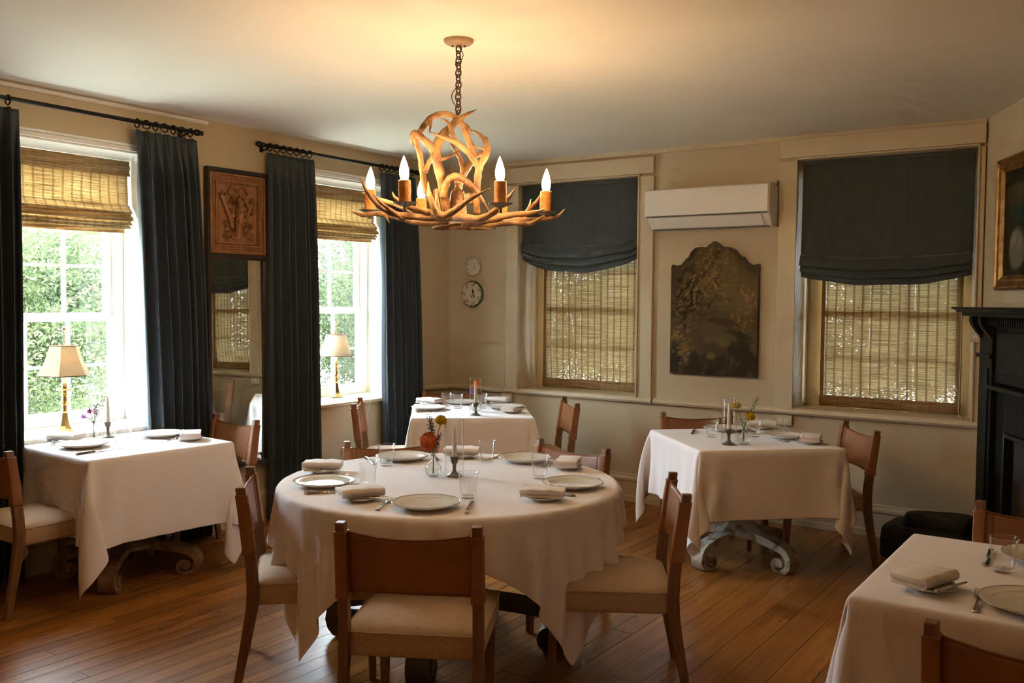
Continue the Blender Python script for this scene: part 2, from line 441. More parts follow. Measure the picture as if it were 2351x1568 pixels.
def wall_holes(u0, u1, z0, z1, holes, put):
    us = sorted({u0, u1, *[h[0] for h in holes], *[h[1] for h in holes]}); zs = sorted({z0, z1, *[h[2] for h in holes], *[h[3] for h in holes]})
    for i in range(len(us) - 1):
        for j in range(len(zs) - 1):
            uc, zc = (us[i] + us[i + 1]) / 2, (zs[j] + zs[j + 1]) / 2
            if any(h[0] < uc < h[1] and h[2] < zc < h[3] for h in holes): continue
            put(us[i], us[i + 1], zs[j], zs[j + 1])
WL = [(2.64, 3.70, .785, 2.50), (4.93, 6.06, .785, 2.535)]           # left wall openings y0 y1 z0 z1
WB = [(-4.475, -3.348, .82, 2.585), (-2.09, -.935, .82, 2.615)]      # back wall openings x0 x1 z0 z1
m = MB(); wall_holes(YR, YB + WT, -.02, ZC, WL, lambda a, b, c, d: m.box((XL - WT / 2, (a + b) / 2, (c + d) / 2), (WT, b - a, d - c)))
struct('wall_left', m, 'wall_paint', smooth=0)
m = MB(); wall_holes(XL, P0.x + .6, -.02, ZC, WB, lambda a, b, c, d: m.box(((a + b) / 2, YB + WT / 2, (c + d) / 2), (b - a, WT, d - c)))
struct('wall_back', m, 'wall_paint', smooth=0)
ang = math.atan2(dF.y, dF.x)
m = MB(); cF = P0 + dF * (sR / 2 - .05) - nF * .1
m.box((cF.x, cF.y, (ZC - .02) / 2), (sR + .3, .2, ZC + .02), rz=ang)
struct('wall_right', m, 'wall_paint', smooth=0)
m = MB(); m.box(((XL + XR) / 2, YR - .1, ZC / 2 - .01), (XR - XL + .8, .2, ZC + .02)); struct('wall_front', m, 'wall_paint', smooth=0)
m = MB(); m.box(((XL - WT + XR) / 2, (YR + YB + WT) / 2, ZC + .15), (XR - XL + 1.4, YB - YR + WT + .6, .3)); struct('ceiling', m, 'ceiling_paint', smooth=0)

# floor: every board its own piece
fl = structE('floor')
m = MB(); m.box(((XL + XR) / 2, (YR + YB) / 2, -.045), (XR - XL + .6, YB - YR + .6, .03)); m.build('subfloor', 'dark_slot', fl, smooth=0)
cube = MB().box((0, 0, 0), (1, 1, 1))
pm = bpy.data.meshes.new('plank'); pm.from_pydata(cube.v, [], cube.f); pm.materials.append(MATS['pine_plank'])
x = XL
fr = random.Random(11)
while x < 2.2:
    wd = fr.uniform(.074, .098) if x < -2.5 else fr.uniform(.11, .165)
    if x > .9: wd = .3
    x1 = min(x + wd, 2.3); y = YR
    cuts = []
    yy = YR + fr.uniform(.8, 4.2)
    while yy < YB - .5:
        cuts.append(yy); yy += fr.uniform(2.2, 4.4) if x < -2.5 else fr.uniform(1.4, 3.4)
    for y1 in cuts + [YB]:
        o = bpy.data.objects.new('plank', pm); COL.objects.link(o); o.parent = fl
        h = fr.uniform(-.0006, .0006)
        o.location = ((x + x1) / 2, (y + y1) / 2, -.015 + h); o.scale = (x1 - x - .0026, y1 - y - .003, .03); y = y1
    x = x1

# baseboards, rails and mouldings
def moulding(name, prof, a, b, inward, m_='trim_cream', parent=None):
    """profile (out, z) swept from point a to b on a wall whose inward normal is given"""
    mb = MB(); A, B, n = Vector(a), Vector(b), Vector(inward)
    l0 = [A + n * o_ + zz * z_ for o_, z_ in prof]; l1 = [B + n * o_ + zz * z_ for o_, z_ in prof]
    mb.rings([l0, l1]); return struct(name, mb, m_, parent, smooth=30) if parent is None else mb.build(name, m_, parent, smooth=30)
BASE = [(0, 0), (.022, 0), (.022, .045), (.018, .05), (.018, .16), (.026, .172), (.024, .19), (.012, .205), (.012, .218), (0, .222)]
moulding('baseboard_back', BASE, (XL, YB, 0), (P0.x, YB, 0), (0, -1, 0))
moulding('baseboard_left', BASE, (XL, YR, 0), (XL, YB, 0), (1, 0, 0))
RAIL = [(0, .795), (.018, .795), (.034, .803), (.040, .818), (.036, .834), (.022, .843), (0, .845)]
moulding('trim_1', RAIL, (XL, YB, 0), (-4.63, YB, 0), (0, -1, 0))
moulding('trim_2', RAIL, (-3.19, YB, 0), (-2.24, YB, 0), (0, -1, 0))
moulding('trim_3', RAIL, (XL, 6.02, 0), (XL, YB, 0), (1, 0, 0))
CROWN = [(0, 2.758), (.010, 2.758), (.016, 2.766), (.016, 2.778), (.010, 2.784), (0, 2.784)]
moulding('trim_4', CROWN, (XL, YR, 0), (XL, 4.05, 0), (1, 0, 0), 'trim_white')
m = MB(); m.box(((XL + P0.x) / 2, YB - .006, 2.772), (P0.x - XL, .012, .036)); struct('trim_5', m, 'trim_cream', smooth=0)

# ---- the two sash windows in the left wall
def sash(parent, y0, y1, z0, z1, x, rows, cols, st=.05, mu=.018, dep=.035, rail_b=.05, rail_t=.04):
    s = MB()
    s.box((x, y0 + st / 2, (z0 + z1) / 2), (dep, st, z1 - z0)).box((x, y1 - st / 2, (z0 + z1) / 2), (dep, st, z1 - z0))
    s.box((x, (y0 + y1) / 2, z0 + rail_b / 2), (dep, y1 - y0 - 2 * st, rail_b)).box((x, (y0 + y1) / 2, z1 - rail_t / 2), (dep, y1 - y0 - 2 * st, rail_t))
    so_ = s.build('sash', 'trim_white', parent, bevel=.003)
    a0, a1, b0, b1 = y0 + st, y1 - st, z0 + rail_b, z1 - rail_t
    for i in range(1, cols):
        yy = a0 + (a1 - a0) * i / cols; MB().box((x, yy, (b0 + b1) / 2), (dep * .8, mu, b1 - b0)).build('muntin', 'trim_white', so_, bevel=.003)
    for j in range(1, rows):
        z_ = b0 + (b1 - b0) * j / rows; MB().box((x, (a0 + a1) / 2, z_), (dep * .78, a1 - a0, mu)).build('muntin', 'trim_white', so_, bevel=.003)
    for i in range(cols):
        for j in range(rows):
            ya, yb = a0 + (a1 - a0) * i / cols, a0 + (a1 - a0) * (i + 1) / cols; za, zb = b0 + (b1 - b0) * j / rows, b0 + (b1 - b0) * (j + 1) / rows
            MB().box((x - .004, (ya + yb) / 2, (za + zb) / 2), (.003, yb - ya, zb - za)).build('pane', 'pane_glass', so_, smooth=0)
for k, (y0, y1, z0, z1) in enumerate(WL):
    wd_ = structE('window_%d' % (k + 1 if k < 2 else 5))
    dz = .035 if k == 1 else 0
    xf = XL - .44
    s = MB()                                                    # white lining of the reveal
    s.box((XL - .225, y0 + .004, (z0 + z1) / 2), (.45, .008, z1 - z0)).box((XL - .225, y1 - .004, (z0 + z1) / 2), (.45, .008, z1 - z0)).box((XL - .225, (y0 + y1) / 2, z1 - .004), (.45, y1 - y0 - .016, .008))
    s.build('reveal_lining', 'trim_white', wd_, smooth=0)
    s = MB()
    fz = .055
    s.box((xf - .02, y0 + .038, (z0 + z1) / 2), (.10, .06, z1 - z0)).box((xf - .02, y1 - .038, (z0 + z1) / 2), (.10, .06, z1 - z0)).box((xf - .02, (y0 + y1) / 2, z1 - .035), (.10, y1 - y0 - .13, .06)).box((xf - .02, (y0 + y1) / 2, z0 + .02), (.10, y1 - y0 - .13, .04))
    s.build('window_frame', 'trim_white', wd_, bevel=.004)
    zm = 1.468 + dz
    sash(wd_, y0 + .065, y1 - .065, z0 + .035, zm + .015, xf + .012, 2, 3)
    sash(wd_, y0 + .065, y1 - .065, zm - .022, z1 - .06, xf - .028, 3, 3)
    s = MB(); s.box(((XL + .045 + xf + .03) / 2, (y0 + y1) / 2, z0 - .012), (.045 + .44 - .03, y1 - y0 - .02, .026))
    s.box((XL + .022, (y0 + y1) / 2, z0 - .012), (.044, y1 - y0 + .14, .028)); s.build('sill', 'trim_white' if k == 0 else 'trim_cream', wd_, bevel=.006)
    s = MB(); s.box((XL + .008, (y0 + y1) / 2, z1 + .018), (.016, y1 - y0 + .12, .028)).box((XL + .012, (y0 + y1) / 2, z1 + .040), (.024, y1 - y0 + .14, .014))
    s.build('head_bead', 'trim_white', wd_, bevel=.003)
    lt = bpy.data.lights.new('portal', 'AREA'); lt.shape = 'RECTANGLE'; lt.size = y1 - y0; lt.size_y = z1 - z0; lt.cycles.is_portal = True
    lo = bpy.data.objects.new('daylight_portal', lt); COL.objects.link(lo); lo.location = (XL - WT - .01, (y0 + y1) / 2, (z0 + z1) / 2); lo.rotation_euler = (R(90), 0, R(-90))

# ---- the two windows in the back wall
for k, (x0, x1, z0, z1) in enumerate(WB):
    wd_ = structE('window_%d' % (k + 3))
    s = MB(); cw = .135
    xo0, xo1 = x0 - cw, (x1 + cw if k == 0 else P0.x)
    s.box(((xo0 + x0) / 2, YB - .012, (z0 + z1) / 2), (x0 - xo0, .024, z1 - z0)); s.box(((xo1 + x1) / 2, YB - .012, (z0 + z1) / 2), (xo1 - x1, .024, z1 - z0))
    s.build('casing', 'trim_cream', wd_, bevel=.004)
    s = MB(); s.box((x0 - .008, YB - .020, (z0 + z1) / 2), (.014, .034, z1 - z0)); s.box((x1 + .008, YB - .020, (z0 + z1) / 2), (.014, .034, z1 - z0)); s.box(((x0 + x1) / 2, YB - .02, z1 + .008), (x1 - x0 + .03, .034, .014))
    s.build('casing_bead', 'trim_cream', wd_, bevel=.004)
    e0, e1 = (xo0 - .0, xo1 + .0)
    s = MB(); s.box(((e0 + e1) / 2, YB - .017, z1 + .082), (e1 - e0, .034, .13)); s.build('head_casing', 'trim_cream', wd_, bevel=.003)
    s = MB(); prof = [(0, .795), (.018, .795), (.038, .803), (.046, .818), (.042, .834), (.028, .845), (0, .845)]
    l0 = [Vector((xo0 - .01, YB - o_, z_)) for o_, z_ in prof]; l1 = [Vector((xo1 - (0 if k else -.01), YB - o_, z_)) for o_, z_ in prof]; s.rings([l0, l1])
    s.box(((x0 + x1) / 2, YB + .15, .832), (x1 - x0, .30, .026)); s.build('sill', 'trim_cream', wd_, smooth=30)
    yf = YB + .31
    s = MB(); s.box((x0 + .065, yf, (z0 + z1) / 2), (.13, .06, z1 - z0)).box((x1 - .065, yf, (z0 + z1) / 2), (.13, .06, z1 - z0)).box(((x0 + x1) / 2, yf, z1 - .06), (x1 - x0 - .26, .06, .12)).box(((x0 + x1) / 2, yf, z0 + .05), (x1 - x0 - .26, .06, .10))
    s.build('window_frame', 'trim_cream', wd_, bevel=.004)
    a0, a1 = x0 + .13, x1 - .13; b0, b1 = z0 + .10, z1 - .12; zm = 1.53
    sh = MB().box(((a0 + a1) / 2, yf, zm), (a1 - a0, .05, .05)).build('meeting_rail', 'trim_cream', wd_, bevel=.003)
    for i in (1, 2):
        xx = a0 + (a1 - a0) * i / 3; MB().box((xx, yf, (b0 + b1) / 2), (.018, .03, b1 - b0)).build('muntin', 'trim_cream', wd_, smooth=0)
    for z_ in ((b0 + zm) / 2, zm + (b1 - zm) / 3, zm + 2 * (b1 - zm) / 3): MB().box(((a0 + a1) / 2, yf, z_), (a1 - a0, .03, .018)).build('muntin', 'trim_cream', wd_, smooth=0)
    for i in range(3):
        MB().box((a0 + (a1 - a0) * (i + .5) / 3, yf + .012, (b0 + b1) / 2), ((a1 - a0) / 3, .003, b1 - b0)).build('pane', 'pane_glass', wd_, smooth=0)
    lt = bpy.data.lights.new('portal', 'AREA'); lt.shape = 'RECTANGLE'; lt.size = x1 - x0; lt.size_y = z1 - z0; lt.cycles.is_portal = True
    lo = bpy.data.objects.new('daylight_portal', lt); COL.objects.link(lo); lo.location = ((x0 + x1) / 2, YB + WT + .01, (z0 + z1) / 2); lo.rotation_euler = (R(-90), 0, 0)

# ------------------------------------------------------------------ garden outside
m = MB(); m.box((-2.2, YB + WT + 1.9, 2.86), (11, 3.8, .12)); struct('roof_sky_blocker', m, 'sky_blocker', smooth=0)  # unseen slab added to keep the high sky off the back windows
m = MB(); m.box((-2.2, YB + WT + 1.9, -.40), (11, 3.8, .70)); struct('floor_bounce_blocker', m, 'bounce_blocker_dark', smooth=0)  # dark slab added to cut ground bounce into the back windows
m = MB(); m.grid(lambda u, v: (-45 + 90 * u, -35 + 80 * v, -.75), 4, 4); struct('ground', m, 'pale_gravel')  # pale gravel tone, lightened to bounce daylight up to the ceiling
def tree(name, label, c, rx, rz_, zc, n, size, leaf, seed, trunk_h=1.2):
    g = np.random.default_rng(seed)
    root = thing(name, label, 'tree', (c[0], c[1], -.75), 0, 'trees in the garden outside the windows')
    # lumpy crown: leaves sit on and inside a set of blobs
    nb = 26; bc = g.normal(size=(nb, 3)); bc /= np.linalg.norm(bc, axis=1)[:, None]; bc *= (g.random(nb) ** .5)[:, None]; br = .28 + .22 * g.random(nb)
    k = g.integers(0, nb, n); d = g.normal(size=(n, 3)); d /= np.linalg.norm(d, axis=1)[:, None]
    p = (bc[k] * .8 + d * (br[k] * (.75 + .3 * g.random(n)))[:, None]) * np.array([rx, rx, rz_]) + np.array([0, 0, zc])
    a = g.normal(size=(n, 3)); a /= np.linalg.norm(a, axis=1)[:, None]; b = np.cross(a, g.normal(size=(n, 3))); b /= np.linalg.norm(b, axis=1)[:, None]
    s = size * (.6 + .8 * g.random(n))[:, None]
    V = np.stack([p - a * s, p + b * s * .42, p + a * s, p - b * s * .42], 1).reshape(-1, 3)
    me = bpy.data.meshes.new('foliage'); me.vertices.add(4 * n); me.vertices.foreach_set('co', V.ravel()); me.loops.add(4 * n); me.polygons.add(n)
    me.loops.foreach_set('vertex_index', np.arange(4 * n)); me.polygons.foreach_set('loop_start', np.arange(0, 4 * n, 4)); me.polygons.foreach_set('loop_total', np.full(n, 4)); me.update(); me.validate()
    me.materials.append(MATS[leaf]); f = link('foliage', me, root); f['kind'] = 'stuff'
    t = MB(); t.tube(spline([(0, 0, 0), (.05, .03, zc * .45), (-.05, .05, zc * .8), (.02, 0, zc + rz_ * .4)]), lerpl([.16, .12, .09, .04], 25), 9)
    for q in range(7):
        a_ = q * 2.4; z0 = zc * (.5 + .07 * q); t.tube(spline([(0, 0, z0), (rx * .3 * math.cos(a_), rx * .3 * math.sin(a_), z0 + rz_ * .25), (rx * .65 * math.cos(a_), rx * .65 * math.sin(a_), z0 + rz_ * .55)]), lerpl([.06, .04, .015], 17), 6)
    t.build('trunk', 'bark', root)
    return root
tree('garden_tree', 'bright leafy tree filling the panes beside the pink flower vase', (-12.2, 6.0), 2.3, 2.0, 2.2, 102000, .031, 'tree_leaf', 1)
tree('garden_tree', 'sunlit green tree behind the tall lamp on the left window sill', (-13.0, 8.6), 2.2, 2.0, 2.2, 102000, .031, 'tree_leaf', 2)
tree('garden_tree', 'leafy tree seen past the left edge of the first window', (-12.0, 3.2), 2.2, 2.0, 2.2, 88400, .031, 'tree_leaf', 3)
tree('garden_tree', 'darker tree with a visible trunk behind the second window lamp', (-11.5, 12.3), 2.0, 1.9, 2.3, 74800, .031, 'dark_leaf', 4)
tree('garden_tree', 'pale leafy tree at the right side of the second window', (-10.0, 14.2), 1.6, 1.5, 2.1, 68000, .031, 'tree_leaf', 5)
tree('garden_tree', 'tree glimpsed through the bamboo blind left of the air conditioner', (-6.8, 13.6), 2.4, 1.9, 2.0, 81600, .031, 'tree_leaf', 6)
tree('garden_tree', 'added tree beyond the back wall blocking sky behind the mirror blind', (3.4, 11.6), 2.7, 2.3, 2.1, 68000, .031, 'dark_leaf', 9)  # added to block the bright sky seen by way of the mirror
tree('garden_tree', 'tree glimpsed through the bamboo blind beside the fireplace', (-2.6, 14.0), 2.5, 1.9, 2.1, 81600, .031, 'dark_leaf', 8)

# ------------------------------------------------------------------ curtains and rods
XC = XL + .082
def curtain(label, yt0, yt1, yb0, yb1, seed, nf, ztop=2.625, lit=1):
    root = thing('window_curtain', label, 'curtain', (XC, (yt0 + yt1) / 2, 0), 0, 'blue grey pinch pleated curtains')
    yc = (yt0 + yt1) / 2; q = random.Random(seed); ph = [q.uniform(-.5, .5) for _ in range(8)]
    def fn(u, v):
        z = ztop * (1 - v) + .012 * v
        e = v ** .8
        y = (yt0 + (yt1 - yt0) * u) * (1 - e) + (yb0 + (yb1 - yb0) * u) * e
        uu = u * nf + .16 * math.sin(2 * PI * u * 1.3 + ph[0]) + .10 * math.sin(2 * PI * u * 2.7 + ph[1]) + .06 * v * math.sin(5 * u + 7 * v + ph[2])
        s_ = math.sin(2 * PI * uu); s_ = math.copysign(abs(s_) ** .75, s_)
        k = (uu % 1.0) - .25
        pin = .030 * max(0, math.cos(2 * PI * k)) ** 3 * (1 + .7 * math.cos(2 * PI * k * 9))
        t = min(1, v / .13); t = t * t * (3 - 2 * t)
        amp = .052 + .008 * v + .012 * math.sin(3.1 * u * nf + ph[3])
        x = pin * (1 - t) + s_ * amp * t * min(1, .35 + 6 * u, .35 + 6 * (1 - u)) + .008 * math.sin(9 * v + 6 * u + ph[4]) * v
        y += .012 * t * math.cos(2 * PI * uu) * (1 if 0.02 < u < .98 else 0) + .01 * math.sin(4 * v + ph[5])* v
        return (x, y - yc, z)
    MB().grid(fn, nf * 22, 60).build('fabric', 'curtain_fabric', root, smooth=180, solid=.004)
    for k in range(nf):
        u = (k + .25) / nf; y = yt0 + (yt1 - yt0) * u - yc
        ring = [(.026 * math.sin(a) * .22, y + .026 * math.sin(a) * .9, 2.668 + .026 * math.cos(a)) for a in (2 * PI * i / 16 for i in range(16))] if k % 2 else [(.026 * math.sin(a), y, 2.668 + .026 * math.cos(a)) for a in (2 * PI * i / 16 for i in range(16))]
        rg = MB().tube(ring, .0045, 7, closed=True); rg.tube([(0, y, 2.642), (0, y, 2.612)], .002, 5); rg.build('curtain_ring', 'black_iron', root)
    return root
curtain('dark curtain cut by the left edge of the picture', 2.20, 2.745, 2.20, 2.742, 1, 7)
curtain('dark curtain right of the first window behind the left table', 3.456, 3.906, 3.545, 4.03, 2, 7)
curtain('dark floor-length curtain between the mirror and second window', 4.505, 4.945, 4.50, 5.02, 3, 7)
curtain('dark curtain between the second window and the plates corner', 5.672, 6.10, 5.725, 6.245, 4, 7)
def rod(label, y0, y1):
    root = thing('curtain_rod', label, 'curtain rod', (XC, (y0 + y1) / 2, 2.677), 0, 'black iron curtain rods'); h = (y1 - y0) / 2
    MB().tube([(0, -h, 0), (0, h, 0)], .0125, 14).build('rod', 'black_iron', root)
    for s_ in (-1, 1):
        MB().lathe([(0, -.03), (.014, -.028), (.020, -.018), (.022, -.005), (.018, .012), (.012, .02), (.016, .026), (.016, .034), (0, .034)][::1], 18, (0, s_ * (h + .03), 0), 'Y').build('finial', 'black_iron', root)
        b = MB(); b.tube(spline([(-.080, s_ * (h - .05), -.02), (-.05, s_ * (h - .05), -.028), (-.012, s_ * (h - .05), -.02), (0, s_ * (h - .05), -.012)]), .006, 8); b.box((-.078, s_ * (h - .05), -.01), (.006, .03, .06)); b.build('bracket', 'black_iron', root)
rod('black rod above the first window with ring curtains', 2.24, 3.885)
rod('black rod above the second window with round end knob', 4.46, 6.10)

# ------------------------------------------------------------------ bamboo blinds
def roman_bamboo(label, y0, y1, zt, zb):
    root = thing('bamboo_blind', label, 'blind', (XL - .33, (y0 + y1) / 2, zb), 0, 'raised bamboo blinds'); hw = (y1 - y0) / 2; H = zt - zb
    P = [(0.0, H - .004), (-.002, .30 * H + .06), (.010, .38 * H), (.030, .31 * H), (.050, .275 * H)]
    def strip(name, P, mname, w0=1.0, w1=1.0, v0=0):
        P = [Vector((a, 0, b)) for a, b in P]; P = spline(P, 6) if len(P) > 2 else P; L = [0]
        for i in range(1, len(P)): L.append(L[-1] + (P[i] - P[i - 1]).length)
        n = len(P) - 1
        def fn(u, v):
            i = round(v * n); k = w0 + (w1 - w0) * v
            return (P[i].x + .004 * math.sin(9 * u + i), (2 * u - 1) * hw * k, P[i].z - .006 * (1 - (2 * u - 1) ** 2) * v)
        return MB().grid(fn, 24, n, lambda u, v: (u * 2 * hw, v0 + L[round(v * n)])).build(name, mname, root, smooth=180, solid=.003)
    strip('woven_panel', P, 'bamboo_light', 1.0, 1.02)
    strip('fold', [(.046, .28 * H), (.034, .26 * H), (.052, .21 * H), (.062, .165 * H)], 'bamboo_dense', 1.0, 1.01, .7)
    strip('fold', [(.050, .19 * H), (.032, .16 * H), (.040, .13 * H), (.050, .105 * H)], 'bamboo_light', 1.0, 1.005, .9)
    strip('fold', [(.040, .13 * H), (.024, .11 * H), (.030, .085 * H), (.038, .06 * H)], 'bamboo_light', .99, 1.0, 1.1)
    strip('fold', [(.020, .10 * H), (.012, .06 * H), (.010, .0)], 'bamboo_dense', .95, .93, 1.3)
    strip('valance', [(.014, H), (.016, H - .05), (.015, H - .098)], 'bamboo_dense', 1.01, 1.01, 2.0)
    return root
roman_bamboo('raised tan bamboo blind in the first window', 2.665, 3.675, 2.488, 2.02)
roman_bamboo('raised tan bamboo blind in the second window behind the chandelier', 4.955, 6.035, 2.522, 2.09)
def flat_bamboo(label, x0, x1, z0, z1, seed):
    root = thing('bamboo_blind', label, 'blind', ((x0 + x1) / 2, YB + .235, z0), 0, 'lowered bamboo blinds'); hw = (x1 - x0) / 2; H = z1 - z0
    def fn(u, v): return ((2 * u - 1) * hw * (1 + .004 * math.sin(6 * v + seed)), .006 * math.sin(3 * u + 8 * v + seed) + .012 * math.exp(-((v - .93) / .05) ** 2), H * (1 - v))
    MB().grid(fn, 20, 50, lambda u, v: (u * 2 * hw + seed * .01, v * H)).build('woven_panel', 'bamboo_open', root, smooth=180)
    e = .075
    MB().grid(lambda u, v: ((2 * u - 1) * hw, -.006 - .012 * math.exp(-((v - .5) / .4) ** 2), e * (1 - v)), 16, 6, lambda u, v: (u * 2 * hw, v * e)).build('hem_fold', 'bamboo_dense', root, smooth=180, solid=.003)
    for s_ in (-1, 1): MB().box((s_ * (hw - .012), -.006, H / 2), (.024, .004, H)).build('edge_band', 'bamboo_dense', root, smooth=0)
    return root
flat_bamboo('lowered bamboo blind left of the air conditioner', -4.375, -3.45, .855, 2.50, 0)
flat_bamboo('lowered bamboo blind nearest the black fireplace', -1.975, -1.035, .855, 2.52, 3)
m = MB(); m.tube(spline([(-1.012, YB + .02, 1.55), (-1.01, YB + .015, 1.2), (-1.012, YB + .01, .92), (-1.0, YB, .865), (-.985, YB - .005, .858)]), .0022, 6)
tag(m.build('blind_cord', 'cord_white'), 'thin pale pull cord hanging beside the right bamboo blind', 'cord')

# ------------------------------------------------------------------ roman shades
def roman_shade(label, x0, x1, zt, zs, zc, seed):
    root = thing('roman_shade', label, 'shade', ((x0 + x1) / 2, YB + .03, 0), 0, 'blue grey roman shades'); hw = (x1 - x0) / 2; xm = (x0 + x1) / 2; q = random.Random(seed)
    sag = zs - zc
    def sheet(zt_, zb_, sg_t, sg_b, y_in, bulge, name, nv, ws=1.0):
        def fn(u, v):
            c = 1 - (2 * u - 1) ** 2; c = c ** .8 if c > 0 else 0
            z = zt_ * (1 - v) + zb_ * v - c * (sg_t * (1 - v) + sg_b * v) + .004 * math.sin(17 * u + seed) * v
            y = y_in - bulge * math.sin(.64 * PI * v) ** .8 * (.6 + .4 * c) + .003 * math.sin(13 * u + 3 * v + seed) - .004 * math.sin(30 * u + seed + 2 * v) * v
            return ((2 * u - 1) * hw * ws * (1 - .006 * math.sin(PI * v)), y, z)
        MB().grid(fn, 44, nv).build(name, 'shade_fabric', root, smooth=180, solid=.003)
    def top(u, v):
        c = 1 - (2 * u - 1) ** 2
        z = zt * (1 - v) + (zs + .135) * v - .45 * sag * c * v * v
        pull = math.exp(-((u - .08) / .05) ** 2) + math.exp(-((u - .93) / .05) ** 2)
        y = -.004 * math.sin(11 * u + 2.2 * v + seed) - .012 * pull * v ** 2 - .006 * math.sin(24 * u + seed) * v * (1 - .5 * v) - .012 * v ** 3
        return ((2 * u - 1) * hw, y, z)
    MB().grid(top, 60, 40).build('drop', 'shade_fabric', root, smooth=180, solid=.003)
    sheet(zs + .150, zs + .078, .40 * sag, .66 * sag, -.014, .052, 'fold', 10, 1.005)
    sheet(zs + .100, zs + .036, .60 * sag, .84 * sag, -.004, .044, 'fold', 10, 1.002)
    sheet(zs + .060, zs + .000, .74 * sag, 1.0 * sag, .006, .030, 'fold', 10, .995)
    MB().box((0, -.002, zt + .006), (2 * hw, .03, .02)).build('head_board', 'shade_fabric', root)
roman_shade('blue grey roman shade behind the chandelier candles', -4.470, -3.356, 2.560, 1.955, 1.835, 1)
roman_shade('larger blue grey roman shade beside the gilt framed painting', -2.070, -.955, 2.590, 1.795, 1.727, 5)

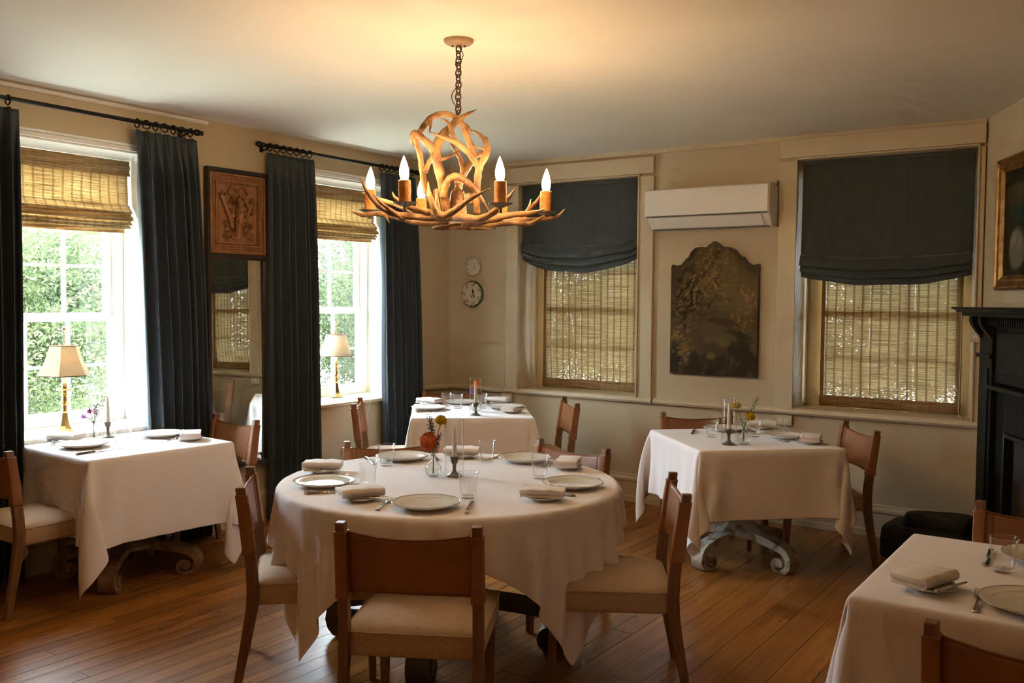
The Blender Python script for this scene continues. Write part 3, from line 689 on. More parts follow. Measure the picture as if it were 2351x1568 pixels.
# ------------------------------------------------------------------ carved mirror
def carved_mirror():
    y0, y1, z0, z1 = 4.015, 4.528, .425, 2.480; zc = 1.882
    root = thing('pier_mirror', 'tall black framed mirror with a carved wooden panel on top', 'mirror', (XL + .034, (y0 + y1) / 2, z0)); root.rotation_euler = (0, R(-.6), R(-1.9)); yc = (y0 + y1) / 2; W = y1 - y0; H = z1 - z0; t = .022
    f = MB(); f.box((.022, -W / 2 + t / 2, H / 2), (.044, t, H)).box((.022, W / 2 - t / 2, H / 2), (.044, t, H)).box((.022, 0, H - .014), (.044, W - 2 * t, .028)).box((.022, 0, .014), (.044, W - 2 * t, .028)).box((.022, 0, zc - z0), (.044, W - 2 * t, .034))
    f.build('frame', 'black_frame', root, bevel=.003)
    MB().box((.010, 0, (zc - z0) / 2), (.012, W - 2 * t, zc - z0 - .03)).build('mirror_glass', 'mirror_silver', root, smooth=0)
    a0, a1 = zc - z0 + .017, H - .028; ph, pw = a1 - a0, W - 2 * t; pc = (a0 + a1) / 2
    pn = MB().box((.012, 0, pc), (.016, pw, ph)).build('carved_panel', 'carved_oak', root, smooth=0)
    def rect(name, hw, hh, w_, x, d_):
        g = MB(); g.box((x, -hw + w_ / 2, pc), (d_, w_, 2 * hh)).box((x, hw - w_ / 2, pc), (d_, w_, 2 * hh)).box((x, 0, pc + hh - w_ / 2), (d_, 2 * hw - 2 * w_, w_)).box((x, 0, pc - hh + w_ / 2), (d_, 2 * hw - 2 * w_, w_)); g.build(name, 'carved_oak', pn, bevel=.003)
    rect('outer_moulding', pw / 2 - .004, ph / 2 - .004, .014, .026, .018); rect('inner_moulding', pw / 2 - .052, ph / 2 - .052, .012, .026, .016); rect('inner_bead', pw / 2 - .07, ph / 2 - .07, .006, .023, .010)
    sc = MB(); hw, hh = pw / 2 - .036, ph / 2 - .036
    nx, nz = 18, 24
    for i in range(nx + 1):
        for s_ in (-1, 1): sc.ball((.021, -hw + 2 * hw * i / nx, pc + s_ * hh), .009, 7, 4, (.6, 1, .7))
    for i in range(1, nz):
        for s_ in (-1, 1): sc.ball((.021, s_ * hw, pc - hh + 2 * hh * i / nz), .009, 7, 4, (.6, .7, 1))
    o = sc.build('beaded_border', 'carved_oak', pn); o['kind'] = 'stuff'
    # the trophy: bow, horn, quiver, leaves and grapes
    def yz(px, pz): return (px * .142, pc + pz * .200)                 # -1..1 panel space
    def rib(pts, r): return MB().tube(spline([(.024 + .012 * h, *yz(a, b)) for a, b, h in pts], 6), lerpl(r, 6 * (len(pts) - 1) + 1), 8)
    b = MB()
    for s_ in (-1, 1): b.put(*(lambda q: (q.v, q.f))(rib([(0, .78, .6), (s_ * .35, .92, 1), (s_ * .55, .72, .8), (s_ * .25, .62, .6), (0, .72, .9)], [.006, .008, .008, .008, .006])))
    for s_ in (-1, 1): b.put(*(lambda q: (q.v, q.f))(rib([(0, .72, .6), (s_ * .4, .52, .8), (s_ * .55, .3, .5), (s_ * .8, .42, .3)], [.006, .006, .005, .002])))
    b.build('ribbon_bow', 'carved_oak', pn)
    rib([(.05, .55, .6), (.02, .25, 1.4), (.0, -.1, 1.7), (-.02, -.4, 1.1), (.0, -.66, .6), (-.15, -.82, .3), (-.4, -.8, .2)], [.016, .026, .032, .028, .022, .015, .006]).build('horn', 'carved_oak', pn)
    rib([(-.95, .6, .2), (-.75, .25, .6), (-.5, -.15, .7), (-.35, -.4, .5)], [.018, .018, .016, .010]).build('quiver', 'carved_oak', pn)
    rib([(.9, .5, .2), (.65, .2, .6), (.35, -.2, .7)], [.008, .012, .014]).build('torch', 'carved_oak', pn)
    for (a, c, s_, rot) in ((-.88, .62, .8, .3), (-.55, .05, .75, .9), (-.62, -.72, .95, 2.2), (.62, -.72, 1.0, -2.0), (.72, .12, .8, -.7), (.35, .4, .6, -.2), (-.3, .42, .6, .4), (.5, -.3, .6, -1.2), (.3, -.55, .7, -1.6), (-.25, -.5, .7, 1.8), (.82, .5, .6, -.4), (.05, .5, .65, 0), (-.75, -.35, .6, 1.4), (.75, -.4, .55, -1.5)):
        lf = MB(); vs = [(.034, *yz(a, c))]; n = 20
        for i in range(n):
            t_ = 2 * PI * i / n; rr = .046 * s_ * (.72 + .28 * math.cos(5 * (t_)))
            vs.append((.022 + .003 * math.cos(5 * t_), yz(a, c)[0] + rr * math.cos(t_ + rot), yz(a, c)[1] + rr * math.sin(t_ + rot)))
        lf.put(vs, [(0, 1 + i, 1 + (i + 1) % n) for i in range(n)]); lf.build('vine_leaf', 'carved_oak', pn, smooth=60, solid=.004)
    g = MB(); q = random.Random(3)
    for i in range(34):
        t_ = q.random(); a = -.42 + q.uniform(-.17, .17) * (1 - .6 * t_); c = .05 - .5 * t_; g.ball((.034 + q.uniform(-.004, .006), *yz(a, c)), .0105, 8, 5)
    for i in range(46):
        t_ = q.random(); a = .12 + q.uniform(-.28, .28) * (1 - .5 * abs(t_ - .4)); c = .45 - .85 * t_; g.ball((.056 + q.uniform(-.008, .010), *yz(a, c)), q.uniform(.012, .019), 8, 5)
    o = g.build('fruit_cluster', 'carved_oak', pn); o['kind'] = 'stuff'
carved_mirror()

# ------------------------------------------------------------------ pictures painted as flat print
def paint(nu, nv, base, dabs):
    """returns (nv+1, nu+1, 3) array; dabs: (u, v, ru, rv, colour, soft)"""
    U, V = np.meshgrid(np.linspace(0, 1, nu + 1), np.linspace(0, 1, nv + 1)); A = np.empty((nv + 1, nu + 1, 3)); A[:] = base(U, V) if callable(base) else base
    for u, v, ru, rv, c, s in dabs:
        d = ((U - u) / ru) ** 2 + ((V - v) / rv) ** 2; k = np.clip((1.25 - d) / .6, 0, 1)[..., None] * s; A = A * (1 - k) + np.array(c) * k
    return A
def picture_mesh(fn, A, name, m_, parent):
    nv, nu = A.shape[0] - 1, A.shape[1] - 1
    o = MB().grid(fn, nu, nv).build(name, m_, parent, smooth=180, fixn=False)
    at = o.data.color_attributes.new('Col', 'FLOAT_COLOR', 'POINT'); at.data.foreach_set('color', np.concatenate([A, np.ones((*A.shape[:2], 1))], 2).astype(np.float32).ravel()); return o
def tapestry():
    x0, x1, z0 = -3.052, -2.358, 1.048
    prof = [(0, .845), (.015, .86), (.06, .848), (.12, .858), (.17, .90), (.20, .915), (.23, .955), (.28, .985), (.36, .990), (.40, .985), (.43, 1.0), (.47, 1.02), (.5, 1.03), (.53, 1.02), (.57, 1.0), (.60, .985), (.66, .985), (.73, .965), (.78, .925), (.80, .91), (.83, .908), (.87, .87), (.92, .85), (.96, .85), (.985, .858), (1.0, .85)]
    W = x1 - x0; us = [p[0] for p in prof]; hs = [(p[1] - .02) * 1.0 for p in prof]
    root = thing('tapestry_panel', 'brown woodland tapestry panel with a scalloped top', 'tapestry', ((x0 + x1) / 2, YB - .002, z0))
    MB().prism([(-W / 2, 0)] + [((u - .5) * W, h) for u, h in zip(us, hs)] + [(W / 2, 0)], -.026, 0, 'XZ').build('board', 'black_frame', root, smooth=0)
    q = random.Random(5); D = []
    def cl(n, u, v, su, sv, cols, r0, r1, s=.75):
        for _ in range(n):
            D.append((u + q.gauss(0, su), v + q.gauss(0, sv), q.uniform(r0, r1), q.uniform(r0, r1) * .7, q.choice(cols), s * q.uniform(.6, 1)))
    dk = [(.035, .022, .010), (.05, .034, .014), (.028, .022, .012)]; oc = [(.30, .18, .055), (.25, .15, .05), (.36, .23, .08), (.20, .13, .045)]; ol = [(.13, .10, .035), (.10, .075, .028), (.16, .115, .045)]
    D.append((.75, .74, .34, .22, (.19, .135, .055), .8)); D.append((.55, .36, .22, .10, (.15, .11, .045), .5)); D.append((.5, .27, .12, .03, (.16, .13, .06), .5)); D.append((.62, .42, .2, .03, (.06, .04, .02), .8)); D.append((.8, .35, .15, .03, (.05, .035, .018), .8))
    cl(60, .28, .70, .15, .10, dk, .03, .06); cl(50, .45, .80, .16, .08, ol, .02, .05); cl(170, .30, .68, .16, .09, oc, .008, .022); cl(60, .52, .72, .08, .05, oc, .008, .02); cl(70, .5, .90, .12, .05, oc, .008, .02, .5)
    for k in range(14): D.append((.13 + .012 * k + .02 * math.sin(k), .38 + .028 * k, .014, .022, (.03, .02, .01), .9))
    for k in range(9): D.append((.30 + .03 * k, .72 + .022 * k, .009, .012, (.03, .02, .01), .8))
    cl(60, .9, .70, .05, .05, oc, .008, .022); cl(40, .8, .5, .08, .06, oc, .008, .02, .6); cl(40, .62, .55, .1, .04, ol, .01, .03); cl(50, .2, .45, .1, .05, oc, .008, .02, .5)
    cl(70, .5, .06, .3, .06, dk, .03, .09); cl(40, .85, .18, .1, .08, dk, .03, .08); cl(30, .05, .12, .06, .08, dk, .03, .07)
    cl(60, .16, .22, .05, .05, oc, .01, .022); cl(40, .06, .36, .04, .03, oc, .01, .02)
    for k in range(16):
        a = R(20 + 9 * k); D += [(.62 + .012 * j * math.cos(a), .22 + .012 * j * math.sin(a), .008, .010, (.15, .12, .04), .6) for j in range(1, 8)]; D += [(.48 + .009 * j * math.cos(a), .12 + .008 * j * math.sin(a), .007, .008, (.17, .135, .045), .6) for j in range(1, 7)]
    D.append((.68, .40, .05, .03, (.09, .05, .03), .8)); cl(20, .78, .12, .05, .02, [(.2, .08, .03)], .006, .012)
    A = paint(110, 160, lambda U, V: np.stack([.105 + .02 * np.sin(7 * U + 5 * V), .072 + .015 * np.sin(7 * U + 5 * V), .028 + 0 * U], -1), D)
    top = lambda u: np.interp(u, us, hs)
    picture_mesh(lambda u, v: ((u - .5) * (W - .012), -.0285, .006 + v * (top(u) - .012)), A, 'woven_front', 'woven_picture', root)
tapestry()
def on_wall_right(s, d, z): p = P0 + dF * s + nF * d; return (p.x, p.y, z)
def painting():
    s0, s1, z0, z1 = .315, 1.35, 1.688, 2.475
    root = thing('framed_painting', 'dark oil painting in a gilt wood frame above the mantel', 'painting', on_wall_right((s0 + s1) / 2, .002, z0), ang); W, H = s1 - s0, z1 - z0; w_ = .085
    prof = [(0, .0), (0, .03), (.012, .045), (.02, .045), (.03, .036), (.05, .030), (.06, .034), (.072, .026), (.085, .018), (.085, .0)]
    for k, nm in enumerate(('rail', 'rail', 'stile', 'stile')):
        f = MB(); L = W if k < 2 else H
        loops = []
        for t_ in (0, 1):
            lp = []
            for a, d in prof:
                p = (a + (L - 2 * a) * t_)
                if k == 0: q = (p - W / 2, -d, a)
                elif k == 1: q = (p - W / 2, -d, H - a)
                elif k == 2: q = (a - W / 2, -d, p)
                else: q = (W / 2 - a, -d, p)
                lp.append(q)
            loops.append(lp)
        f.rings(loops); f.build('frame_' + nm, 'gilt', root, smooth=25)
    D = [(.6, .55, .5, .4, (.012, .02, .014), .8), (.2, .75, .18, .12, (.07, .06, .03), .8), (.3, .8, .1, .06, (.11, .09, .045), .8), (.22, .58, .14, .09, (.012, .045, .035), .9), (.07, .45, .03, .04, (.05, .02, .012), .8), (.06, .32, .03, .05, (.05, .02, .012), .8)]
    D += [(.22, .26, .13, .19, (.20, .18, .13), .95), (.20, .30, .09, .12, (.26, .24, .18), .8), (.26, .18, .12, .08, (.15, .13, .09), .8), (.5, .3, .16, .2, (.16, .12, .08), .8), (.55, .65, .12, .2, (.14, .09, .06), .8)]
    for k in range(9): D.append((.14 + .012 * k, .22 + .02 * math.sin(k * 1.1) + .012 * k, .012, .05, (.12, .10, .07), .6))
    A = paint(80, 60, (.012, .012, .008), D)
    picture_mesh(lambda u, v: (-W / 2 + w_ - .005 + u * (W - 2 * w_ + .01), -.012, w_ - .005 + v * (H - 2 * w_ + .01)), A, 'canvas', 'oil_picture', root)
painting()
def china(label, x, z, r, seed, green):
    root = thing('wall_plate', label, 'plate', (x, YB - .004, z)); q = random.Random(seed); g = MB()
    wob = (lambda a, rr, z_: 1 + .035 * math.cos(16 * a) * min(1, rr / r) ** 4)
    if green: MB().lathe([(0, 0), (r * 1.06, 0), (r * 1.1, -.010), (r * 1.06, -.016), (0, -.012)], 48, axis='Y').build('green_rim', 'leaf_green', root)
    NR, NA = 22, 72; vs = []; col = []
    spots = [(q.uniform(.35, .95), 2 * PI * k / 11 + q.uniform(-.1, .1)) for k in range(11)]
    for i in range(NR + 1):
        t_ = i / NR
        for k in range(NA):
            a = 2 * PI * k / NA; rr = r * t_ * (1 + (.04 * math.cos(14 * a) * t_ ** 4 if green else .015 * math.cos(9 * a) * t_ ** 4))
            vs.append((rr * math.cos(a), -.012 - .010 * max(0, t_ - .55) / .45 - (.006 if green else 0) - .003 * math.cos(14 * a) * max(0, t_ - .75) * 2, rr * math.sin(a)))
            c = [.62, .55, .46] if green else [.66, .61, .50]
            if green:
                m_ = max(0, math.sin(7 * a + 6 * t_)) * (1 if .68 < t_ < .98 else 0); c = [c[0] * (1 - .3 * m_), c[1] * (1 - .55 * m_), c[2] * (1 - .55 * m_)]
                dx, dz_ = t_ * math.cos(a), t_ * math.sin(a)
                if (dx - .1) ** 2 * 9 + (dz_ + .16) ** 2 * 16 < .5 and math.sin(20 * dx + 13 * dz_) > -.5: c = [.06, .20, .06]
                if (dx - .12) ** 2 + (dz_ - .16) ** 2 < .012 or (dx - .06) ** 2 + (dz_ - .32) ** 2 < .006: c = [.015, .012, .02]
            else:
                for sr, sa in spots:
                    if (t_ * math.cos(a) - sr * math.cos(sa)) ** 2 + (t_ * math.sin(a) - sr * math.sin(sa)) ** 2 < .006 and sr > .7: c = [.16, .13, .08]
                if abs(t_ * math.cos(a) - .06) < .06 and abs(t_ * math.sin(a)) < .13: c = [.2, .16, .1]
            col.append(c)
    fs = [(i * NA + k, i * NA + (k + 1) % NA, (i + 1) * NA + (k + 1) % NA, (i + 1) * NA + k) for i in range(NR) for k in range(NA)]
    b = MB().put(vs, fs).build('dish', 'painted_china', root, smooth=180, solid=.004)
    at = b.data.color_attributes.new('Col', 'FLOAT_COLOR', 'POINT'); at.data.foreach_set('color', np.concatenate([np.array(col), np.ones((len(col), 1))], 1).astype(np.float32).ravel())
china('small cream china plate hung above the larger scalloped one', -4.960, 1.895, .078, 1, False)
china('scalloped pink rimmed china plate on a green backing', -4.972, 1.656, .106, 2, True)

# ------------------------------------------------------------------ air conditioner
def aircon():
    x0, x1 = -3.20, -2.232; z0, z1 = 2.145, 2.452; root = thing('air_conditioner', 'white wall mounted air conditioner between the two shaded windows', 'air conditioner', ((x0 + x1) / 2, YB, z0)); W = x1 - x0
    prof = [(-.015, .0), (-.015, .300), (-.18, .307), (-.200, .296), (-.200, .100), (-.188, .085), (-.120, .012), (-.09, .0)]
    MB().prism(prof, -W / 2 + .012, W / 2 - .012, 'YZ').build('body', 'white_plastic', root, bevel=.004)
    for s_ in (-1, 1):
        cap = MB().prism([(a * 1.0 - .002 * (a < -.1), b) for a, b in prof], s_ * W / 2 - .012 * s_, s_ * W / 2, 'YZ').build('end_cap', 'white_plastic', root, bevel=.006)
        if s_ > 0:
            for yy, z_ in ((-.06, .25), (-.09, .17), (-.11, .15), (-.10, .13), (-.06, .09), (-.05, .05)): MB().ball((W / 2, yy, z_), .005, 8, 4, (.3, 1, 1)).build('screw_cap', 'ac_dark', cap)
    MB().prism([(-.198, .100), (-.198, .298), (-.206, .296), (-.212, .285), (-.212, .112), (-.208, .101)], -W / 2 + .002, W / 2 - .008, 'YZ').build('front_panel', 'white_plastic', root, bevel=.003)
    MB().box((0, -.196, .096), (W - .03, .022, .010)).build('air_slot', 'ac_dark', root, smooth=0)
    MB().prism([(-.194, .088), (-.198, .080), (-.130, .010), (-.124, .016)], -W / 2 + .05, W / 2 - .06, 'YZ').build('louvre', 'white_plastic', root, bevel=.002)
    MB().box((0, -.105, .003), (W - .06, .03, .008)).build('lower_slot', 'ac_dark', root, smooth=0)
    MB().tube(spline([(W / 2 - .008, -.02, .30), (W / 2 - .004, -.012, .325), (W / 2 - .012, -.008, .335)]), .005, 6).build('pipe_stub', 'ac_dark', root)
aircon()

# ------------------------------------------------------------------ power outlets
def outlet(label, loc, rz, wide=True, plugs=0):
    root = thing('power_outlet', label, 'outlet', loc, rz, 'duplex power outlets'); W, H = (.125, .075) if wide else (.075, .125)
    MB().box((0, -.014, 0), (W, .028, H)).build('cover_plate', 'trim_cream', root, bevel=.004)
    for s_ in (-1, 1):
        cx, cz = (s_ * .024, 0) if wide else (0, s_ * .024)
        r = MB().lathe([(0, -.031), (.0165, -.031), (.0175, -.028), (.0175, -.02), (0, -.02)], 20, (cx, 0, cz), 'Y').build('receptacle', 'white_plastic', root)
        for dx, dz_ in ((-.006, .004), (.006, .004), (0, -.008)): MB().box((cx + dx, -.0316, cz + dz_), (.003, .002, .008 if dz_ > 0 else .005)).build('slot', 'dark_slot', r, smooth=0)
    return root
outlet('duplex outlet on the wall beside the right square table', (-2.157, YB, .755), 0)
outlet('duplex outlet under the rail near the corner table', (-4.59, YB, .760), 0)
outlet('upright outlet on the window casing beside the mantel corbel', (-.915, YB - .024, 1.42), 0, wide=False)
m = MB(); m.tube(spline([(-2.15, YB - .035, .725), (-2.12, YB - .03, .70), (-2.05, YB - .02, .69), (-1.98, YB - .015, .66), (-1.95, YB - .012, .60)]), .003, 6)
tag(m.build('cable', 'cord_white'), 'short pale cord hanging from the wall outlet by the right table', 'cord')

# ------------------------------------------------------------------ fireplace
def fireplace():
    root = thing('fireplace_mantel', 'tall black wooden fireplace mantel at the right edge', 'fireplace', (P0.x, P0.y, 0), ang)
    # local x runs along the wall from the corner, local -y points into the room
    S0, S1, D, ZS = .30, 1.95, .105, 1.585
    def bx(name, x0, x1, d0, d1, z0, z1, par=root, m_='black_paint', bev=.004): return MB().box(((x0 + x1) / 2, -(d0 + d1) / 2, (z0 + z1) / 2), (x1 - x0, d1 - d0, z1 - z0)).build(name, m_, par, bevel=bev)
    sh = MB(); prof = [(.0, ZS - .032), (.215, ZS - .032), (.222, ZS - .02), (.240, ZS - .012), (.250, ZS - .010), (.250, ZS), (0, ZS)]
    sh.rings([[(S0 - .09 - (p > .2) * .0, -p, z_) for p, z_ in prof], [(S1 + .09, -p, z_) for p, z_ in prof]]); sh.build('shelf', 'black_paint', root, smooth=25)
    bx('shelf_underboard', S0 - .05, S1 + .05, 0, .20, ZS - .055, ZS - .032)
    for x0, x1 in ((S0, S0 + .21), (S1 - .21, S1)):
        j = bx('jamb', x0, x1, 0, D, 0, ZS - .055)
        bx('plinth', x0 - .004, x1 + .004, 0, D + .012, 0, .16, j); bx('pilaster_panel', x0 + .04, x1 - .04, D, D + .010, .22, 1.22, j); bx('capital', x0 - .006, x1 + .006, 0, D + .018, 1.28, 1.305, j)
        for cx in (x0 + .028, x1 - .028):
            c = []
            for t_ in range(17):
                k = t_ / 16; c.append((D + .065 * (.5 + .5 * math.cos(PI * min(1, k * 1.15))) + .008 * math.sin(2 * PI * k), ZS - .055 - .20 * k))
            poly = [(-D + .01, ZS - .055)] + [(-a, b) for a, b in c] + [(-D + .01, ZS - .255)]
            MB().prism(poly, cx - .027, cx + .027, 'YZ').build('corbel', 'black_paint', root, bevel=.003)
    bx('frieze', S0 + .21, S1 - .21, 0, D - .02, 1.14, ZS - .055); bx('frieze_panel', S0 + .27, S1 - .27, D - .02, D - .008, 1.2, ZS - .14)
    x = S0 + .075; dm = MB().box((0, 0, 0), (.018, .03, .05)); me = None
    while x < S1 - .07:
        if me is None:
            o = MB().box((0, 0, 0), (.018, .03, .05)).build('dentil', 'black_paint', root, smooth=0); me = o.data
        else: o = link('dentil', me, root)
        o.location = (x, -(D + .013), ZS - .085); x += .034
    bx('mid_shelf', S0 + .19, S1 - .19, 0, D + .02, 1.10, 1.125); bx('surround_side', S0 + .21, S0 + .36, 0, D - .035, 0, 1.10); bx('surround_side', S1 - .36, S1 - .21, 0, D - .035, 0, 1.10); bx('surround_top', S0 + .36, S1 - .36, 0, D - .035, .86, 1.10)
    bx('firebox', S0 + .36, S1 - .36, 0, .03, 0, .86, m_='ash_brick'); bx('iron_trim', S0 + .36, S0 + .385, .03, D - .02, 0, .86, m_='black_iron'); bx('iron_trim', S1 - .385, S1 - .36, .03, D - .02, 0, .86, m_='black_iron'); bx('iron_trim', S0 + .385, S1 - .385, .03, D - .02, .835, .86, m_='black_iron')
    return root
fireplace()
def log_bag():
    c = P0 + dF * .18 + nF * .40
    root = thing('black_bag', 'low black bag on the floor between the wall and fireplace', 'bag', (-1.10, 6.30, 0), R(-4))
    b = MB(); loops = []
    for z_, s_, t_ in ((.0, 1.0, 0), (.02, 1.03, 0), (.10, 1.03, .004), (.175, 1.0, .008), (.20, .93, .01), (.205, .6, .01)):
        lp = []
        for i in range(28):
            a = 2 * PI * i / 28; ca, sa = math.cos(a), math.sin(a); k = (abs(ca) ** 5 + abs(sa) ** 5) ** (-.2)
            lp.append((.26 * s_ * ca * k + t_ * math.sin(3 * a), .19 * s_ * sa * k + t_ * math.cos(5 * a), z_ + .006 * math.sin(3 * a) * (z_ > .1)))
        loops.append(lp)
    b.rings(loops); b.build('bag_body', 'black_bag', root, smooth=60)
    b = MB(); loops = []
    for z_, s_ in ((.19, .95), (.205, 1.0), (.255, 1.0), (.275, .94), (.28, .6)):
        lp = []
        for i in range(24):
            a = 2 * PI * i / 24; ca, sa = math.cos(a), math.sin(a); k = (abs(ca) ** 5 + abs(sa) ** 5) ** (-.2); lp.append((.05 + .19 * s_ * ca * k, .02 + .13 * s_ * sa * k, z_ + .008 * math.sin(2 * a)))
        loops.append(lp)
    b.rings(loops); b.build('bag_lid', 'black_bag', root, smooth=60)
    MB().tube(spline([(.2, -.05, .2), (.225, -.06, .27), (.26, -.06, .31), (.29, -.05, .30)]), .009, 8).build('handle', 'black_bag', root)
log_bag()

# ------------------------------------------------------------------ chandelier
def chandelier():
    cx, cyy = -2.652, 3.432
    root = thing('antler_chandelier', 'antler chandelier with six lit candle bulbs on a rusty chain', 'chandelier', (cx, cyy, 1.93)); B0 = 1.93
    rt = Vector((math.cos(YAW), math.sin(YAW), 0)); tc = -Vector((-math.sin(YAW), math.cos(YAW), 0))        # right in view, toward camera
    def Z(zx, zy, b=0.0):        # from a sketch grid: right, height, toward camera
        p = rt * ((zx - 890) * .000611) + tc * b; return (p.x, p.y, 2.454 - (zy - 650) * .000611 - B0)
    MB().lathe([(0, -.024), (.03, -.024), (.055, -.020), (.067, -.011), (.070, 0), (0, 0)], 40, (0, 0, ZC - B0)).build('ceiling_rose', 'rose_wood', root)
    for s_ in (-1, 1): MB().ball((rt.x * .028 * s_, rt.y * .028 * s_, ZC - B0 - .028), .005, 8, 5).build('rose_screw', 'rust', root)
    z0, z1 = 2.465 - B0, ZC - B0 - .028; n = 11; pitch = (z1 - z0) / n
    for k in range(n):
        zc = z0 + pitch * (k + .5); pts = []
        for i in range(20):
            a = 2 * PI * i / 20; lx = .0125 * math.cos(a); lz = (pitch * .72) * math.sin(a)
            th = (.2 + (k % 2) * PI / 2 * .85); pts.append((lx * math.cos(th) + .001 * math.sin(k * 2), lx * math.sin(th), zc + lz))
        MB().tube(pts, .0036, 7, closed=True).build('chain_link', 'rust', root)
    w_ = spline([(0, 0, z1), Z(925, 210, .01), Z(905, 260, .012), Z(868, 280, .01), Z(895, 350, .01), Z(900, 420, .012), Z(845, 500, .01), Z(850, 560, .01), Z(890, 610, 0)], 6); MB().tube(w_, .002, 6).build('supply_wire', 'dark_slot', root)
    MB().tube([(.011 * math.cos(a), .011 * math.sin(a) * .4, 2.462 - B0 + .011 * math.sin(a)) for a in (2 * PI * i / 16 for i in range(16))], .0035, 7, closed=True).build('top_eye', 'rust', root)
    q = random.Random(9)
    def antler(branches):
        mb = MB()
        for pts, rad in branches:
            P = spline([Z(*p) for p in pts], 7); rr = lerpl(rad, len(P)); rr = [r_ * .87 * (1 + .07 * math.sin(i * 1.3 + q.random())) for i, r_ in enumerate(rr)]
            mb.tube(P, rr, 10)
        return mb.build('antler', 'antler', root, smooth=180)
    k = .0105
    # the upright cage
    antler([([(815, 1420, .03), (800, 1310, .06), (775, 1150, .09), (735, 960, .10), (790, 830, .07), (870, 720, .02), (940, 660, 0), (1028, 614, 0)], [.024, .025, .024, .027, .022, .019, .013, .002]),
            ([(735, 960, .10), (660, 885, .12), (590, 832, .13), (560, 870, .12), (575, 915, .09)], [.024, .02, .018, .010, .003])])
    antler([([(890, 690, .0), (800, 655, .02), (700, 690, .05), (630, 770, .05), (575, 850, .02), (600, 950, -.02), (620, 1090, -.03), (650, 1220, 0), (720, 1320, .03), (800, 1400, .02)], [.017, .016, .016, .016, .015, .016, .017, .018, .019, .018]),
            ([(640, 760, .05), (690, 730, .06), (685, 815, .07)], [.012, .010, .002]),
            ([(640, 1080, -.02), (690, 980, -.02), (770, 980, -.03), (860, 935, -.05), (945, 875, -.06)], [.014, .012, .010, .008, .002]),
            ([(690, 980, -.02), (710, 850, -.03), (770, 740, -.05)], [.010, .009, .002])])
    antler([([(1040, 1400, .04), (1035, 1280, .06), (1045, 1150, .07), (1058, 1060, .08), (1115, 940, .06), (1090, 850, .03), (1040, 795, .01), (985, 765, 0)], [.017, .018, .019, .020, .017, .014, .009, .002]),
            ([(1050, 1060, .08), (990, 975, .10), (890, 895, .12), (790, 860, .13), (690, 820, .13)], [.017, .016, .015, .010, .002]),
            ([(885, 895, .12), (850, 800, .11), (820, 740, .10), (765, 710, .09)], [.013, .010, .007, .002]),
            ([(1100, 880, .04), (1105, 830, 0), (1060, 810, -.02)], [.011, .009, .002])])
    antler([([(870, 1400, -.06), (890, 1180, -.09), (930, 1060, -.11), (1000, 935, -.10), (955, 810, -.06), (905, 690, 0)], [.017, .019, .021, .020, .017, .013]),
            ([(990, 945, -.10), (1060, 915, -.10), (1080, 895, -.06), (1000, 885, -.02)], [.017, .012, .008, .002]),
            ([(925, 1060, -.11), (900, 960, -.10), (850, 880, -.07), (815, 810, -.04), (770, 755, -.02)], [.018, .013, .010, .007, .002])])
    antler([([(790, 1290, .10), (820, 1190, .12), (870, 1145, .13), (930, 1155, .12), (1010, 1215, .10), (1080, 1310, .05), (1140, 1410, .02)], [.018, .018, .019, .018, .015, .010, .003])])
    antler([([(740, 1215, -.02), (755, 1300, -.01), (800, 1380, .02), (850, 1430, .03)], [.016, .02, .022, .018])])
    antler([([(830, 640, -.02), (858, 668, -.01), (890, 700, 0), (960, 740, -.03), (975, 790, -.05)], [.002, .008, .014, .011, .006])])
    # the spreading ring
    antler([([(705, 1210, .26), (725, 1320, .29), (785, 1450, .28), (880, 1425, .28), (1000, 1345, .32), (1150, 1273, .36)], [.002, .012, .020, .018, .013, .002]), ([(755, 1245, .20), (765, 1330, .24), (785, 1440, .28)], [.002, .009, .013])])
    antler([([(105, 1398, .05), (190, 1420, .06), (300, 1410, .06), (430, 1430, .05), (620, 1470, .04), (820, 1455, .02)], [.002, .012, .014, .015, .019, .020]), ([(360, 1425, .06), (392, 1480, .08)], [.010, .002])])
    antler([([(210, 1165, .20), (250, 1255, .21), (330, 1360, .21), (450, 1430, .20), (620, 1445, .15), (820, 1440, .06)], [.002, .010, .014, .016, .018, .020]), ([(315, 1298, .26), (380, 1370, .25), (520, 1470, .18)], [.002, .009, .014])])
    antler([([(135, 1220, -.12), (230, 1258, -.13), (400, 1310, -.14), (560, 1362, -.12), (760, 1395, -.06)], [.002, .010, .014, .016, .018])])
    antler([([(452, 1288, .28), (490, 1345, .29), (600, 1405, .28), (720, 1425, .22), (840, 1430, .1)], [.002, .011, .016, .018, .018])])
    antler([([(1326, 1250, .28), (1270, 1330, .29), (1190, 1410, .28), (1080, 1465, .24), (930, 1445, .16), (860, 1430, .05)], [.002, .011, .016, .019, .019, .018])])
    antler([([(1542, 1375, .12), (1440, 1408, .15), (1300, 1425, .16), (1160, 1455, .14), (1000, 1465, .10)], [.002, .012, .016, .017, .018])])
    antler([([(1702, 1350, -.02), (1640, 1410, .0), (1520, 1435, .01), (1380, 1440, .02), (1200, 1445, .02), (1020, 1440, .02)], [.002, .010, .013, .015, .017, .018]), ([(1370, 1435, .02), (1440, 1350, .0), (1490, 1290, -.01), (1515, 1240, -.02)], [.013, .012, .008, .002]), ([(1385, 1410, -.02), (1425, 1345, -.04), (1445, 1272, -.05)], [.010, .007, .002])])
    antler([([(1530, 1432, .18), (1430, 1490, .18), (1300, 1480, .16), (1130, 1490, .12), (960, 1480, .06)], [.002, .013, .016, .016, .016])])
    antler([([(600, 1395, -.28), (720, 1400, -.30), (860, 1430, -.20), (1000, 1440, -.06)], [.003, .013, .017, .017])])
